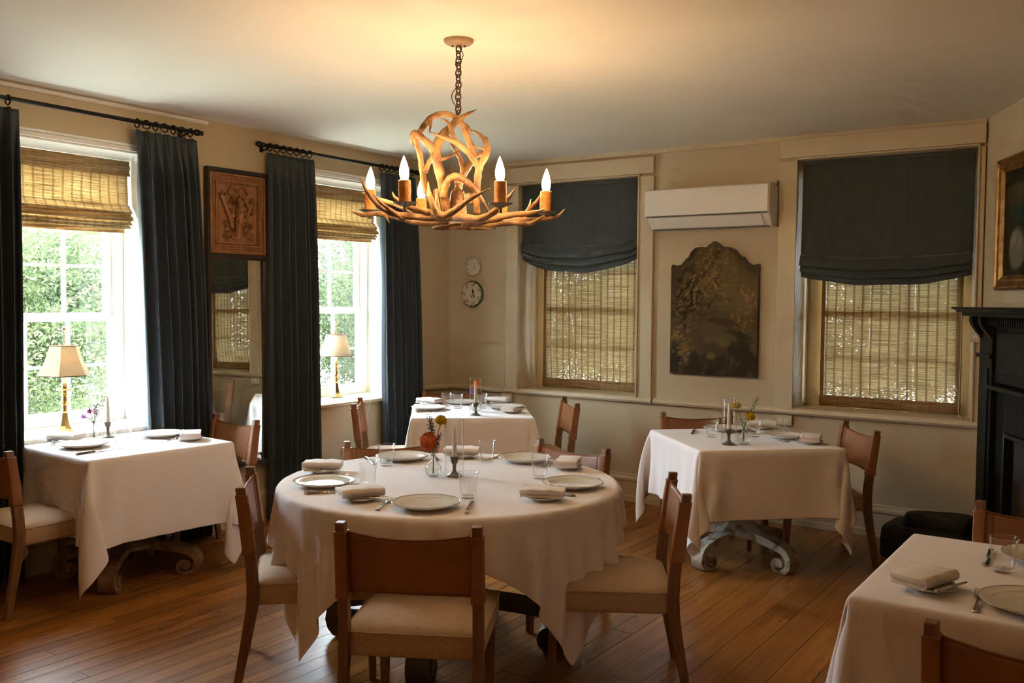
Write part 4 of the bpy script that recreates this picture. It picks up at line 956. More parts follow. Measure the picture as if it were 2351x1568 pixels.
    antler([([(1290, 1370, -.30), (1200, 1420, -.28), (1060, 1440, -.20), (930, 1440, -.06)], [.002, .012, .016, .017])])
    antler([([(1180, 1500, .02), (1050, 1500, .0), (900, 1490, -.02), (760, 1500, -.02), (700, 1505, -.02)], [.006, .014, .018, .014, .006])])
    MB().lathe([(0, 0), (.040, .0), (.046, .02), (.040, .06), (.036, .10), (.030, .135), (.014, .15), (.012, .168), (.016, .172), (.016, .182), (.010, .19), (.010, .205), (0, .207)], 18, Z(890, 1450)).build('hub', 'antler', root)
    for p_ in ((985, 1275, .03), (745, 1240, .0)): MB().lathe([(0, -.03), (.022, -.03), (.026, -.01), (.024, .012), (.018, .016), (0, .018)], 14, Z(p_[0], p_[1], p_[2])).build('antler_burr', 'antler', root)
    for kk in range(6):
        a = R(60 * kk); p = rt * (.405 * math.cos(a)) + tc * (.405 * math.sin(a)) + Vector((0, 0, 2.005 - B0))
        cn = MB(); cn.lathe([(0, .002), (.0265, .002), (.0275, .01), (.0255, .03), (.0275, .055), (.026, .08), (.0268, .098), (.022, .101), (.012, .098), (0, .098)], 20, (0, 0, 0), wob=lambda a_, r_, z_: 1 + .03 * math.sin(5 * a_ + 40 * z_ + kk))
        c = cn.build('candle_sleeve', 'beeswax', root); c.location = p; c.rotation_euler = (R(1.5 * math.sin(kk)), R(1.5 * math.cos(2 * kk)), 0)
        MB().lathe([(0, -.004), (.020, -.004), (.045, .002), (.052, .007), (.049, .003), (.02, -.009), (.008, -.012), (.007, -.03), (.010, -.034), (0, -.034)], 26).build('drip_pan', 'pan_metal', c)
        MB().lathe([(0, .096), (.010, .097), (.0165, .108), (.0205, .126), (.0195, .146), (.0145, .166), (.0085, .184), (.0035, .197), (0, .204)], 16).build('flame_bulb', 'bulb_glow', c, smooth=180)
chandelier()

# ------------------------------------------------------------------ lamps on the window sills
def lamp(label, loc, panel, rz, h=0.0):
    root = thing('table_lamp', label, 'lamp', loc, rz, 'brass candlestick lamps on the window sills')
    b = MB(); seg = 8 if panel else 6
    b.lathe([(0, .008), (.060, .008), (.062, .012), (.062, .020), (.052, .026), (.036, .045), (.026, .075), (.021, .115), (.020, .125)], seg, (0, 0, 0))
    b.build('base', 'brass', root, smooth=20, bevel=.001)
    for a in range(3): MB().ball((.048 * math.cos(a * 2.09 + .5), .048 * math.sin(a * 2.09 + .5), .007), .007, 10, 6).build('foot', 'brass', root)
    MB().lathe([(.019, .12), (.023, .125), (.023, .132), (.017, .137), (.016, .165), (.030, .176), (.030, .180), (.017, .190), (.016, .225), (.021, .229), (.021, .235), (.015, .240), (.014, .250), (.045, .256), (.047, .262), (.045, .266), (.016, .268), (.018, .29), (.020, .296), (0, .296)], 20).build('stem', 'brass', root, smooth=40)
    MB().lathe([(0, .294), (.013, .294), (.012, .40), (0, .40)], 16).build('candle_tube', 'candle_wax', root)
    zb, zt = .345, .52; rb, rt_ = (.150, .080) if panel else (.128, .080)
    s = MB(); n = 6 if panel else 40
    loops = [[(r_ * math.cos(2 * PI * i / n), r_ * math.sin(2 * PI * i / n), z_) for i in range(n)] for r_, z_ in ((rb, zb), ((rb + rt_) / 2 - (.006 if panel else 0), (zb + zt) / 2), (rt_, zt))]
    s.rings(loops, False, False); s.build('lamp_shade', 'lamp_shade_cloth', root, smooth=0 if panel else 180, solid=.002)
    for r_, z_ in ((rb, zb), (rt_, zt)):
        MB().tube([(r_ * math.cos(2 * PI * i / n), r_ * math.sin(2 * PI * i / n), z_) for i in range(n)], .0028, 6, closed=True).build('shade_rim', 'rust', root)
    sp = MB()
    for i in range(3): a = 2 * PI * i / 3; sp.tube([(0, 0, zt - .02), (rt_ * math.cos(a), rt_ * math.sin(a), zt - .004)], .0018, 5)
    sp.tube([(0, 0, .40), (0, 0, zt)], .003, 6); sp.build('shade_holder', 'brass', root)
    f = MB(); f.tube([(0, 0, zt - .01), (0, 0, zt + .09)], .0032, 8); f.ball((0, 0, zt + .10), .0125, 14, 8); f.lathe([(0, zt + .075), (.007, zt + .077), (.007, zt + .082), (0, zt + .086)], 12); f.build('finial', 'brass', root)
    MB().lathe([(0, .40), (.010, .402), (.016, .42), (.014, .44), (.006, .465), (0, .475)], 12).build('lamp_bulb', 'lamp_glow', root, smooth=180)
    return root
def lamp_glow():
    t = NT('lamp_glow'); e = t.add('ShaderNodeEmission'); e.inputs[0].default_value = (1, .68, .36, 1); e.inputs[1].default_value = LAMP_W * 12; t.link(e.outputs[0], t.out.inputs[0]); t.n.remove(t.b)
lamp_glow()
lamp('brass lamp with a panelled cream shade on the left window sill', (-5.325, 3.075, .787), True, R(20))
lamp('brass lamp with a round cream shade on the second window sill', (-5.535, 5.535, .787), False, R(10))
m = MB(); m.tube(spline([(-5.50, 5.60, .792), (-5.36, 5.60, .792), (-5.20, 5.585, .79), (-5.195, 5.57, .74), (-5.215, 5.52, .50), (-5.225, 5.42, .28), (-5.22, 5.30, .05), (-5.2, 5.2, .008)]), .0028, 6)
tag(m.build('lamp_cord', 'cord_white'), 'thin white cord trailing from the second window lamp to the floor', 'cord')

# ------------------------------------------------------------------ chairs (front of the seat looks along local +y)
def rrect(hx, hy, r, n=5):
    out = []
    for cx, cy_, a0 in ((hx - r, hy - r, 0), (-hx + r, hy - r, 90), (-hx + r, -hy + r, 180), (hx - r, -hy + r, 270)):
        for i in range(n + 1):
            a = R(a0 + 90 * i / n); out.append((cx + r * math.cos(a), cy_ + r * math.sin(a)))
    return out
def make_chair():
    root = thing('dining_chair', 'x', 'chair', group='leather sling back dining chairs')
    YS = .012                                                   # seat centre
    s = MB(); loops = []
    for ins, z_ in ((.010, .352), (.002, .358), (0, .372), (0, .425), (.002, .436), (.010, .446), (.030, .458), (.070, .470), (.12, .477), (.17, .480)):
        loops.append([(a, b + YS, z_) for a, b in rrect(.248 - ins, .262 - ins, max(.012, .045 - ins * .2))])
    s.rings(loops); seat = s.build('seat', 'linen', root, smooth=60)
    pp = [(a, b + YS, .438) for a, b in rrect(.2475, .2615, .045)]
    MB().tube(pp, .0032, 6, closed=True).build('seat_piping', 'linen', seat)
    for sx in (-1, 1):
        l = MB(); L = []
        for z_, w_, y_ in ((0, .014, .262), (.02, .0145, .262), (.2, .018, .257), (.355, .021, .250)): L.append([(sx * .212 + a, y_ + b - .03, z_) for a, b in ((-w_, -w_), (w_, -w_), (w_, w_), (-w_, w_))])
        l.rings(L); l.build('leg', 'chair_wood', root, smooth=30, bevel=.003)
        # one long rear post: foot kicked back, top leaning back
        pts = [(-.318, 0, .0145, .016), (-.300, .10, .0155, .018), (-.278, .22, .0165, .0205), (-.258, .34, .0175, .023), (-.252, .42, .018, .024), (-.256, .50, .018, .0235), (-.268, .60, .0175, .022), (-.283, .72, .017, .0205), (-.295, .80, .0165, .020), (-.300, .838, .0165, .0195)]
        p = MB(); L = []
        for y_, z_, wx, wy in pts: L.append([(sx * .2365 + a, y_ + b, z_) for a, b in ((-wx, -wy), (wx, -wy), (wx, wy), (-wx, wy))])
        p.rings(L); p.build('back_post', 'chair_wood', root, smooth=30, bevel=.003)
        v = MB(); L = []
        for y_, z_, wx, wy in ((-.2645, .566, .0225, .0275), (-.2655, .576, .0240, .0290), (-.2665, .584, .0222, .0270), (-.283, .72, .0218, .0258), (-.2935, .794, .0215, .0250), (-.294, .801, .0228, .0262), (-.2945, .806, .0218, .0252)): L.append([(sx * .2365 + a, y_ + b, z_) for a, b in rrect(wx, wy, .006, 2)])
        v.rings(L); v.build('leather_sleeve', 'leather', root, smooth=50)
    def post_y(z_): return np.interp(z_, [.57, .60, .72, .80, .84], [-.264, -.268, -.283, -.295, -.30])
    def sl(u, v):
        c = 1 - (2 * u - 1) ** 2; z_ = (.802 - .020 * c) * (1 - v) + (.585 + .006 * c) * v; x_ = (2 * u - 1) * .222
        return (x_, float(post_y(z_)) + .012 - .026 * c * (1 - .25 * v) + .0022 * math.sin(34 * u + 3) * (abs(2 * u - 1) ** 2), z_)
    sling = MB().grid(sl, 28, 14).build('sling_back', 'leather', root, smooth=180, solid=.006)
    for v_ in (.0, 1.0): MB().tube([sl(i / 24, v_) for i in range(25)], .0048, 6).build('sling_hem', 'leather_edge', sling)
    for sx in (.075, .925): MB().tube([tuple(Vector(sl(sx, i / 10)) + Vector((0, .0035, 0))) for i in range(11)], .0018, 5).build('seam', 'leather_edge', sling)
    return root
chair0 = make_chair()
CH = {}
def chair(key, label, mid, facing):
    """mid: midpoint of the two post tops; facing in degrees"""
    f = Vector((math.cos(R(facing)), math.sin(R(facing)), 0)); loc = Vector((mid[0], mid[1], 0)) + f * .298
    rz = R(facing - 90); CH[key] = (loc, rz)
    if len(CH) == 1:
        chair0.location = loc; chair0.rotation_euler = (0, 0, rz); chair0['label'] = label; return chair0
    return dup(chair0, loc, rz, label)
chair('RF', 'leather sling chair nearest the camera, its back turned to us', (-2.056, 2.400), 118)
chair('RL', 'leather sling chair at the left side of the round table', (-3.173, 2.637), 45.5)
chair('RR', 'leather sling chair pulled out at the right side of the round table', (-1.618, 3.635), 211)
chair('RBR', 'leather sling chair behind the round table toward the back window', (-2.532, 4.290), 259)
chair('RBL', 'leather sling chair behind the round table toward the second window lamp', (-3.385, 3.800), 322)
chair('LA', 'leather sling chair cut by the left edge at the window table', (-4.846, 2.373), 90)
chair('LB', 'sunlit leather sling chair under the mirror at the window table', (-4.833, 3.935), 262)
chair('TR', 'leather sling chair by the wall right of the square table with yellow flowers', (-1.472, 6.038), 216.5)
chair('TL', 'leather sling chair behind the square table below the tapestry', (-2.577, 6.067), 308)
chair('BL', 'leather sling chair left of the corner table under the second window', (-4.906, 5.128), 38)
chair('BR', 'leather sling chair right of the corner table below the left roman shade', (-3.670, 6.188), 223)
chair('BB', 'leather sling chair tucked in the corner behind the corner table', (-4.93, 6.31), 317)
chair('FN', 'leather sling chair cut by the bottom right corner', (-.172, 2.412), 92)
chair('FF', 'leather sling chair beyond the bottom right table near the fireplace', (-.28, 4.0), 270)

# ------------------------------------------------------------------ tables
ZT = .758                                              # top of the boards; the cloth lies on them
def scroll_foot(mb, ang_, r0, r1, z_top, wd, sc=1.0):
    """an S-scroll leg: a ribbon of width wd following a curve and rolled at its end"""
    P = []
    for i in range(9):
        t_ = i / 8; P.append((r0 + (r1 - r0) * t_, z_top - .03 * t_ - (z_top - .125 * sc - .03) * max(0, t_ - .35) ** 2 * 1.2))
    # roll
    cr = .055 * sc; cxr, cz = r1 - .015, cr + .003
    P = [p for p in P if p[1] > cz + .02]
    st = math.atan2(P[-1][1] - cz, P[-1][0] - cxr)
    for i in range(1, 15):
        t_ = i / 14; a = st - 2 * PI * .95 * t_; rr = math.hypot(P[-1][0] - cxr, P[-1][1] - cz) if i == 1 else rr; k = (cr) + (max(rr, cr) - cr) * max(0, 1 - 2.5 * t_) - .034 * sc * max(0, t_ - .55) / .45
        P.append((cxr + k * math.cos(a), cz + k * math.sin(a)))
    hw = wd / 2; th = lerpl([.050, .047, .042, .034, .024, .014], len(P)); th = [h * sc for h in th]
    n = len(P); loops = []; ca, sa = math.cos(ang_), math.sin(ang_)
    for i in range(n):
        a = P[max(0, i - 1)]; b = P[min(n - 1, i + 1)]; d = math.hypot(b[0] - a[0], b[1] - a[1]) or 1; nx, nz = -(b[1] - a[1]) / d, (b[0] - a[0]) / d
        lp = []
        for o_, w_ in ((th[i] * .5, hw), (th[i] * .5, -hw), (-th[i] * .5, -hw), (-th[i] * .5, hw)):
            rr_, z_ = P[i][0] + nx * o_, max(.002, P[i][1] + nz * o_); lp.append((rr_ * ca - w_ * sa, rr_ * sa + w_ * ca, z_))
        loops.append(lp)
    mb.rings(loops)
    d_ = MB().lathe([(0, -hw * .98), (.030 * sc, -hw * .98), (.030 * sc, hw * .98), (0, hw * .98)], 18, axis='Y')
    mb.put([((cxr + p[0]) * ca - p[1] * sa, (cxr + p[0]) * sa + p[1] * ca, cz + p[2]) for p in d_.v], d_.f)
    return mb
def table(label, c, rz, top, m_, foot_rot, R1=.36, shape='sq'):
    root = thing('pedestal_table', label, 'table', (c[0], c[1], 0), rz, 'pedestal dining tables')
    if shape == 'sq': MB().box((0, 0, ZT - .018), (top[0] - .006, top[1] - .006, .030)).build('tabletop', 'table_wood', root, bevel=.004)
    else: MB().lathe([(0, ZT - .031), (top - .01, ZT - .031), (top, ZT - .022), (top, ZT - .006), (top - .004, ZT - .003), (0, ZT - .003)], 72).build('tabletop', 'table_wood', root)
    MB().box((0, 0, ZT - .055), (.34, .34, .045)).build('top_plate', m_, root, bevel=.004)
    k = 1.25 if shape != 'sq' else 1.0
    MB().lathe([(0, .31), (.050, .31), (.045, .325), (.050, .34), (.085, .375), (.098, .42), (.090, .47), (.060, .50), (.050, .52), (.058, .54), (.048, .56), (.050, .66), (.075, .69), (.075, .705), (0, .705)], 28).build('urn_column', m_, root, smooth=45)
    b = MB(); L = []
    for z_, h in ((.165, .140), (.185, .138), (.20, .125), (.24, .085), (.29, .060), (.312, .056)): L.append([(x_ * h, y_ * h, z_) for x_, y_ in ((1, 1), (-1, 1), (-1, -1), (1, -1))])
    b.rings(L); o = b.build('pedestal_block', m_, root, smooth=30, bevel=.003); o.rotation_euler = (0, 0, foot_rot + R(45))
    for i in range(4): scroll_foot(MB(), foot_rot + R(90) * i, .08, R1, .185 if shape == 'sq' else .22, .085 if shape == 'sq' else .095, k).build('scroll_foot', m_, root, smooth=35)
    return root

TB = {'L': ((-4.822, 3.158), R(-4), (.79, .86)), 'T': ((-2.052, 5.540), R(43.7), (.88, .88)), 'B': ((-4.235, 5.660), R(39), (.87, .90)), 'F': ((-.244, 3.182), R(0), (.88, .885))}
RC, RR = (-2.664, 3.403), .775
table('pedestal table under white cloth by the first window', TB['L'][0], TB['L'][1], TB['L'][2], 'old_wood', R(45), .34)
table('whitewashed scroll foot table below the tapestry', TB['T'][0], TB['T'][1], TB['T'][2], 'whitewash', R(28), .33)
table('pedestal table in the far corner by the wall plates', TB['B'][0], TB['B'][1], TB['B'][2], 'old_wood', R(45), .33)
table('pedestal table at the bottom right corner', TB['F'][0], TB['F'][1], TB['F'][2], 'old_wood', R(45), .33)
table('large round table with dark scroll feet under the chandelier', RC, 0, RR - .004, 'dark_wood_paint', R(25), .50, 'round')

# ------------------------------------------------------------------ tablecloths: a small cloth solver drapes each one
def drape(c, rz, half, top, sz=None, rnd=None, wall=None, seed=0, cloth_rot=0.0, noise=.0025, N=61, steps=190, iters=8):
    g = np.random.default_rng(seed)
    e = .006
    def axis(edge):
        if edge is None: return np.linspace(-half, half, N)
        n1 = max(8, round((half - edge) / (2 * half / (N - 1)))); n2 = N - 1 - 2 * n1 - 2
        s1 = np.linspace(-half, -edge, n1 + 1); return np.concatenate([s1, np.linspace(-edge + .014, edge - .014, n2 + 1), -s1[::-1]])
    X, Y = np.meshgrid(axis(sz and sz[0] / 2 + e), axis(sz and sz[1] / 2 + e), indexing='ij'); cr, sr = math.cos(cloth_rot), math.sin(cloth_rot)
    P = np.stack([X * cr - Y * sr, X * sr + Y * cr, np.full_like(X, top + .004)], -1)
    if rnd:                                              # let one ring of threads follow the round edge
        rr = np.hypot(P[..., 0], P[..., 1]) + 1e-9; hh = 2 * half / (N - 1); near = np.abs(rr - rnd - e) < hh * .5
        P[..., :2] *= np.where(near, (rnd + e) / rr, 1.0)[..., None]
    inside = (np.hypot(P[..., 0], P[..., 1]) < rnd + e + .001) if rnd else ((np.abs(P[..., 0]) < sz[0] / 2 + e + .001) & (np.abs(P[..., 1]) < sz[1] / 2 + e + .001))
    W = np.where(inside, 0.0, 1.0); pin = P.copy(); out = ~inside
    P[out] += g.normal(0, noise, (int(out.sum()), 3)); Q = P.copy()
    ca, sa = math.cos(rz), math.sin(rz)
    S = slice; cons = []
    def add(i, j, k):
        L = np.sqrt(((pin[i] - pin[j]) ** 2).sum(-1)); ws = W[i] + W[j]; ws = np.where(ws == 0, 1, ws); cons.append((i, j, L, (k * W[i] / ws)[..., None], (k * W[j] / ws)[..., None]))
    for o_ in (0, 1):
        n2 = (N - o_) // 2; A, B = S(o_, o_ + 2 * n2, 2), S(o_ + 1, o_ + 2 * n2, 2)
        add((A, S(None)), (B, S(None)), 1.0); add((S(None), A), (S(None), B), 1.0)
        add((A, S(0, N - 1)), (B, S(1, N)), .3); add((A, S(1, N)), (B, S(0, N - 1)), .3)
    for o_ in range(4):
        A, B = S(o_, N - 2, 4), S(o_ + 2, N, 4); add((A, S(None)), (B, S(None)), .25); add((S(None), A), (S(None), B), .25)
    for st in range(steps):
        V = (P - Q) * (.97 if st < steps * .7 else .9); Q = P.copy(); P = P + V * W[..., None]; P[..., 2] -= W * 9.8 * .014 ** 2
        for it in range(iters):
            for i, j, L, ka, kb in cons:
                d = P[j] - P[i]; l = np.sqrt(np.einsum('abk,abk->ab', d, d)) + 1e-9; d *= (1 - L / l)[..., None]; P[i] += d * ka; P[j] -= d * kb
            if it % 4 == 3:
                low = (P[..., 2] < top + .003) & out
                if rnd:
                    rr = np.hypot(P[..., 0], P[..., 1]) + 1e-9; k = np.where(low & (rr < rnd + e), (rnd + e) / rr, 1.0); P[..., 0] *= k; P[..., 1] *= k
                else:
                    px = sz[0] / 2 + e - np.abs(P[..., 0]); py = sz[1] / 2 + e - np.abs(P[..., 1]); hit = low & (px > 0) & (py > 0); hx = hit & (px <= py); hy = hit & (py < px)
                    P[..., 0] = np.where(hx, np.sign(P[..., 0]) * (sz[0] / 2 + e), P[..., 0]); P[..., 1] = np.where(hy, np.sign(P[..., 1]) * (sz[1] / 2 + e), P[..., 1])
                if wall is not None:
                    wx = c[0] + P[..., 0] * ca - P[..., 1] * sa; dd = np.maximum(0, wall - wx) * W; P[..., 0] += dd * ca; P[..., 1] -= dd * sa
                P[..., 2] = np.maximum(P[..., 2], .012)
    return P
CLOTHS = {}
def cloth(label, key, c, rz, half, **kw):
    P = drape(c, rz, half, ZT, **kw)
    N = P.shape[0]; mb = MB(); mb.put(P.reshape(-1, 3).tolist(), [(i * N + j, (i + 1) * N + j, (i + 1) * N + j + 1, i * N + j + 1) for i in range(N - 1) for j in range(N - 1)])
    o = mb.build('tablecloth', 'cloth_white', None, smooth=180, solid=.0016, sub=1, fixn=False)
    o.location = (c[0], c[1], 0); o.rotation_euler = (0, 0, rz); tag(o, label, 'tablecloth', 'white tablecloths'); CLOTHS[key] = (o, P)
    return o
cloth('white cloth over the round table, corners hanging in folds', 'R', RC, 0, .958, rnd=RR, cloth_rot=R(-12 - 45), seed=3, N=77, noise=.006)
cloth('white cloth on the table beside the first window', 'L', TB['L'][0], TB['L'][1], .845, sz=TB['L'][2], wall=XL + .02, seed=1)
cloth('white cloth on the square table with yellow flowers', 'T', TB['T'][0], TB['T'][1], .832, sz=TB['T'][2], seed=2)
cloth('white cloth on the small table in the far corner', 'B', TB['B'][0], TB['B'][1], .835, sz=TB['B'][2], seed=4)
cloth('white cloth on the table cut by the right edge', 'F', TB['F'][0], TB['F'][1], .865, sz=TB['F'][2], seed=5)

# ------------------------------------------------------------------ tableware
ZI = ZT + .0056                                         # surface of the cloth
def first(root, used={}):
    return root
PLACES = []
class Proto:
    """build once, then copy the thing with all its parts"""
    def __init__(s, maker): s.maker = maker; s.o = None
    def __call__(s, label, loc, rz=0):
        if s.o is None:
            s.o = s.maker(); s.o.location = loc; s.o.rotation_euler = (0, 0, rz); s.o['label'] = label; return s.o
        return dup(s.o, loc, rz, label)
def _plate():
    r = thing('dinner_plate', 'x', 'plate', group='dinner plates on the tables')
    MB().lathe([(0, .004), (.075, .004), (.078, 0), (.084, 0), (.088, .004), (.110, .012), (.138, .022), (.1385, .0245), (.136, .0255), (.110, .0165), (.092, .0105), (.080, .0085), (0, .0085)], 64).build('dish', 'porcelain', r, smooth=60)
    MB().tube([(.1365 * math.cos(a), .1365 * math.sin(a), .0252) for a in (2 * PI * i / 64 for i in range(64))], .0013, 5, closed=True).build('rim_line', 'brown_rim', r)
    MB().tube([(.110 * math.cos(a), .110 * math.sin(a), .0166) for a in (2 * PI * i / 64 for i in range(64))], .0007, 4, closed=True).build('inner_line', 'porcelain', r)
    return r
def _side():
    r = thing('side_plate', 'x', 'plate', group='side plates under the napkins')
    MB().lathe([(0, .003), (.040, .003), (.042, 0), (.046, 0), (.049, .003), (.064, .008), (.080, .015), (.0805, .017), (.079, .0178), (.062, .0115), (.050, .0075), (0, .0065)], 44).build('dish', 'porcelain', r, smooth=60)
    MB().tube([(.0793 * math.cos(a), .0793 * math.sin(a), .0175) for a in (2 * PI * i / 44 for i in range(44))], .0010, 5, closed=True).build('rim_line', 'brown_rim', r)
    return r
def _napkin():
    r = thing('folded_napkin', 'x', 'napkin', group='folded white napkins')
    def slab(cx, hw, z0, th, side, L, k, nm):
        m = MB(); loops = []
        nL = 13
        for i in range(nL):
            y = -L / 2 + L * i / (nL - 1); lp = []
            w_ = hw * (1 + .02 * math.sin(2.2 * i + k)); dz = .0016 * math.sin(1.3 * i + k) - .003 * abs(2 * i / (nL - 1) - 1) ** 3 * (z0 > .02)
            for j in range(9):
                a = R(-90 + 180 * j / 8); lp.append((cx + side * (w_ - th / 2 + math.cos(a) * th / 2), y, z0 + th / 2 + math.sin(a) * th / 2 + dz))
            lp += [(cx - side * w_, y, z0 + th + dz), (cx - side * (w_ + .001), y, z0 + th / 2 + dz), (cx - side * w_, y, z0 + dz)]
            loops.append(lp)
        m.rings(loops); return m.build(nm, 'napkin_white', r, smooth=180, bevel=.0015)
    slab(0, .052, .000, .0115, 1, .180, 0, 'fold'); slab(.001, .051, .0110, .0100, -1, .178, 1.5, 'fold'); slab(0, .054, .0205, .0135, 1, .184, 3.1, 'fold')
    m = MB(); L = []
    for i in range(13):
        y = -.091 + .182 * i / 12; lp = []
        for j in range(13):
            a = R(-90 + 180 * j / 12); lp.append((.044 + .0165 * math.cos(a) * 1.0, y, .0170 + .0172 * math.sin(a) + .0010 * math.sin(i)))
        for j in range(12, -1, -1):
            a = R(-90 + 180 * j / 12); lp.append((.042 + .0135 * math.cos(a), y, .0170 + .0140 * math.sin(a) + .0010 * math.sin(i)))
        L.append(lp)
    m.rings(L); m.build('wrap_edge', 'napkin_white', r, smooth=50)
    return r
def cutlery(mb, pts):
    """flat bar: (y, half width, z centre, thickness)"""
    mb.rings([[(-w_, y, z_ - t_ / 2), (w_, y, z_ - t_ / 2), (w_ * .75, y, z_ + t_ / 2), (-w_ * .75, y, z_ + t_ / 2)] for y, w_, z_, t_ in pts]); return mb
def _fork():
    r = thing('dinner_fork', 'x', 'fork', group='silver dinner forks')
    cutlery(MB(), [(-.100, .0060, .004, .003), (-.096, .0095, .004, .004), (-.080, .0085, .0045, .0045), (-.055, .0060, .006, .0045), (-.025, .0038, .008, .004), (.005, .0028, .009, .0035), (.028, .0032, .007, .003)]).build('handle', 'silver', r, smooth=60)
    m = cutlery(MB(), [(.026, .0032, .007, .003), (.036, .0095, .0045, .0025), (.048, .0120, .004, .002), (.055, .0122, .0045, .002)]).build('fork_head', 'silver', r, smooth=60)
    for k in (-1.5, -.5, .5, 1.5): MB().rings([[(k * .0064 + a * w_, y, z_ + b * .0008) for a, b in ((-1, -1), (1, -1), (1, 1), (-1, 1))] for y, w_, z_ in ((.053, .0019, .0045), (.075, .0016, .007), (.098, .0011, .0115), (.102, .0004, .0125))]).build('tine', 'silver', m, smooth=60)
    return r
def _knife(scale, nm, grp):
    r = thing(nm, 'x', 'knife', group=grp); k = scale
    cutlery(MB(), [(-.110 * k, .0070 * k, .006, .006), (-.105 * k, .0098 * k, .006, .010), (-.090 * k, .0092 * k, .0065, .011), (-.050 * k, .0075 * k, .0065, .010), (-.015 * k, .0072 * k, .0065, .009), (-.006 * k, .0090 * k, .006, .010), (0, .0060 * k, .006, .006)]).build('handle', 'silver', r, smooth=60)
    cutlery(MB(), [(0, .0055 * k, .006, .004), (.012 * k, .0092 * k, .005, .0022), (.06 * k, .0100 * k, .0045, .0018), (.095 * k, .0092 * k, .004, .0015), (.110 * k, .0050 * k, .004, .0012), (.114 * k, .0012 * k, .004, .0010)]).build('blade', 'silver', r, smooth=60)
    return r
def _glass():
    r = thing('water_glass', 'x', 'glass', group='clear water glasses')
    MB().lathe([(0, .0008), (.0285, .0008), (.0305, .003), (.0320, .014), (.0365, .06), (.0425, .108), (.0432, .1095), (.0425, .1105), (.0412, .1095), (.0352, .06), (.0302, .017), (.0270, .0125), (0, .0115)], 40).build('tumbler', 'tumbler_glass', r, smooth=50)
    MB().lathe([(.0418, .1087), (.0428, .1083), (.0436, .1095), (.0428, .1109), (.0418, .1103), (.0418, .1087)], 40).build('lip', 'vase_glass', r, smooth=180)
    return r
plate = Proto(_plate); side = Proto(_side); napkin = Proto(_napkin); fork = Proto(_fork); knife = Proto(lambda: _knife(1.0, 'dinner_knife', 'silver dinner knives')); bknife = Proto(lambda: _knife(.78, 'butter_knife', 'small butter knives on the side plates')); glass = Proto(_glass)
def setting(seat, p, facing, parts='psnfkbg', nap=None, nap_rot=0.0, gl=None, fk=None, kn=None):
    """seat: words that single out the place; p: plate centre"""
    f = Vector((math.cos(R(facing)), math.sin(R(facing)), 0)); r = Vector((f.y, -f.x, 0)); P = Vector((p[0], p[1], ZI)); rz = R(facing - 90)
    def at(a, b, z_=0): q = P + r * a + f * b; return (q.x, q.y, ZI + z_)
    if 'p' in parts: plate('cream dinner plate ' + seat, at(0, 0))
    n = Vector((*nap, ZI)) if nap else Vector(at(-.30, .05)); nr = rz + R(nap_rot)
    if 's' in parts: side('small side plate under the napkin ' + seat, (n.x, n.y, ZI))
    if 'n' in parts:
        d = Vector((-math.cos(nr), -math.sin(nr), 0)) * .012; napkin('folded napkin ' + seat, (n.x + d.x, n.y + d.y, ZI + .0185), nr)
    if 'b' in parts:
        d = Vector((math.cos(nr), math.sin(nr), 0)) * .066; q_ = Vector((-math.sin(nr), math.cos(nr), 0)) * .01; bknife('butter knife beside the napkin ' + seat, (n.x + d.x + q_.x, n.y + d.y + q_.y, ZI + .0155), nr)
    if 'f' in parts: fork('dinner fork ' + seat, fk[0] if fk else at(-.175, .01), rz + (fk[1] if fk else R(-3)))
    if 'k' in parts: knife('dinner knife ' + seat, kn[0] if kn else at(.175, .02), rz + (kn[1] if kn else R(3)))
    if 'g' in parts: glass('water glass ' + seat, (*gl, ZI) if gl else at(.14, .21))
setting('at the nearest seat of the round table', (-2.385, 2.892), 118, nap=(-2.690, 2.835), nap_rot=-58, gl=(-2.356, 3.134))
setting('at the left seat of the round table', (-3.035, 2.962), 47, nap=(-3.275, 3.185), nap_rot=-12, gl=(-2.885, 3.086))
setting('at the right seat of the round table', (-2.120, 3.602), 197, nap=(-2.085, 3.300), nap_rot=8, gl=(-2.345, 3.680), fk=((-2.10, 3.40, ZI), R(4)))
setting('at the back right seat of the round table', (-2.662, 4.030), 262, nap=(-2.385, 3.985), nap_rot=30, gl=(-2.813, 3.905))
setting('at the back left seat of the round table', (-3.205, 3.690), 322, nap=(-3.000, 3.930), nap_rot=70, gl=(-3.145, 3.500))
setting('nearest the left edge on the window table', (-4.885, 2.925), 88, nap=(-5.125, 2.960), nap_rot=-65, gl=(-4.675, 3.030), kn=((-4.665, 2.86, ZI), R(3)))
setting('on the window table below the mirror', (-4.890, 3.430), 264, nap=(-4.640, 3.440), nap_rot=58, gl=(-5.020, 3.275))
setting('below the tapestry on the yellow flower table', (-2.262, 5.790), 308, nap=(-2.105, 6.035), nap_rot=75, gl=(-2.222, 5.475), kn=((-2.40, 5.60, ZI), R(-20)))
setting('by the wall on the yellow flower table', (-1.835, 5.715), 217, nap=(-1.655, 5.590), nap_rot=65, gl=(-2.010, 5.650))
setting('at the second window side of the corner table', (-4.512, 5.500), 38, nap=(-4.735, 5.765), nap_rot=-35, gl=(-4.520, 5.725))
setting('at the roman shade side of the corner table', (-4.105, 5.925), 224, nap=(-3.910, 5.735), nap_rot=50, gl=(-4.250, 5.830))
setting('at the corner side of the corner table', (-4.560, 5.975), 316, nap=(-4.345, 6.165), nap_rot=60, gl=(-4.395, 5.705))
setting('at the near side of the bottom right table', (-.235, 2.905), 91, nap=(-.513, 2.935), nap_rot=-20, parts='psnfkb', fk=((-.372, 2.88, ZI), R(4)))
setting('at the far side of the bottom right table', (-.245, 3.470), 270, gl=(-.352, 3.262), kn=((-.412, 3.40, ZI), R(2)), nap=(.03, 3.46))

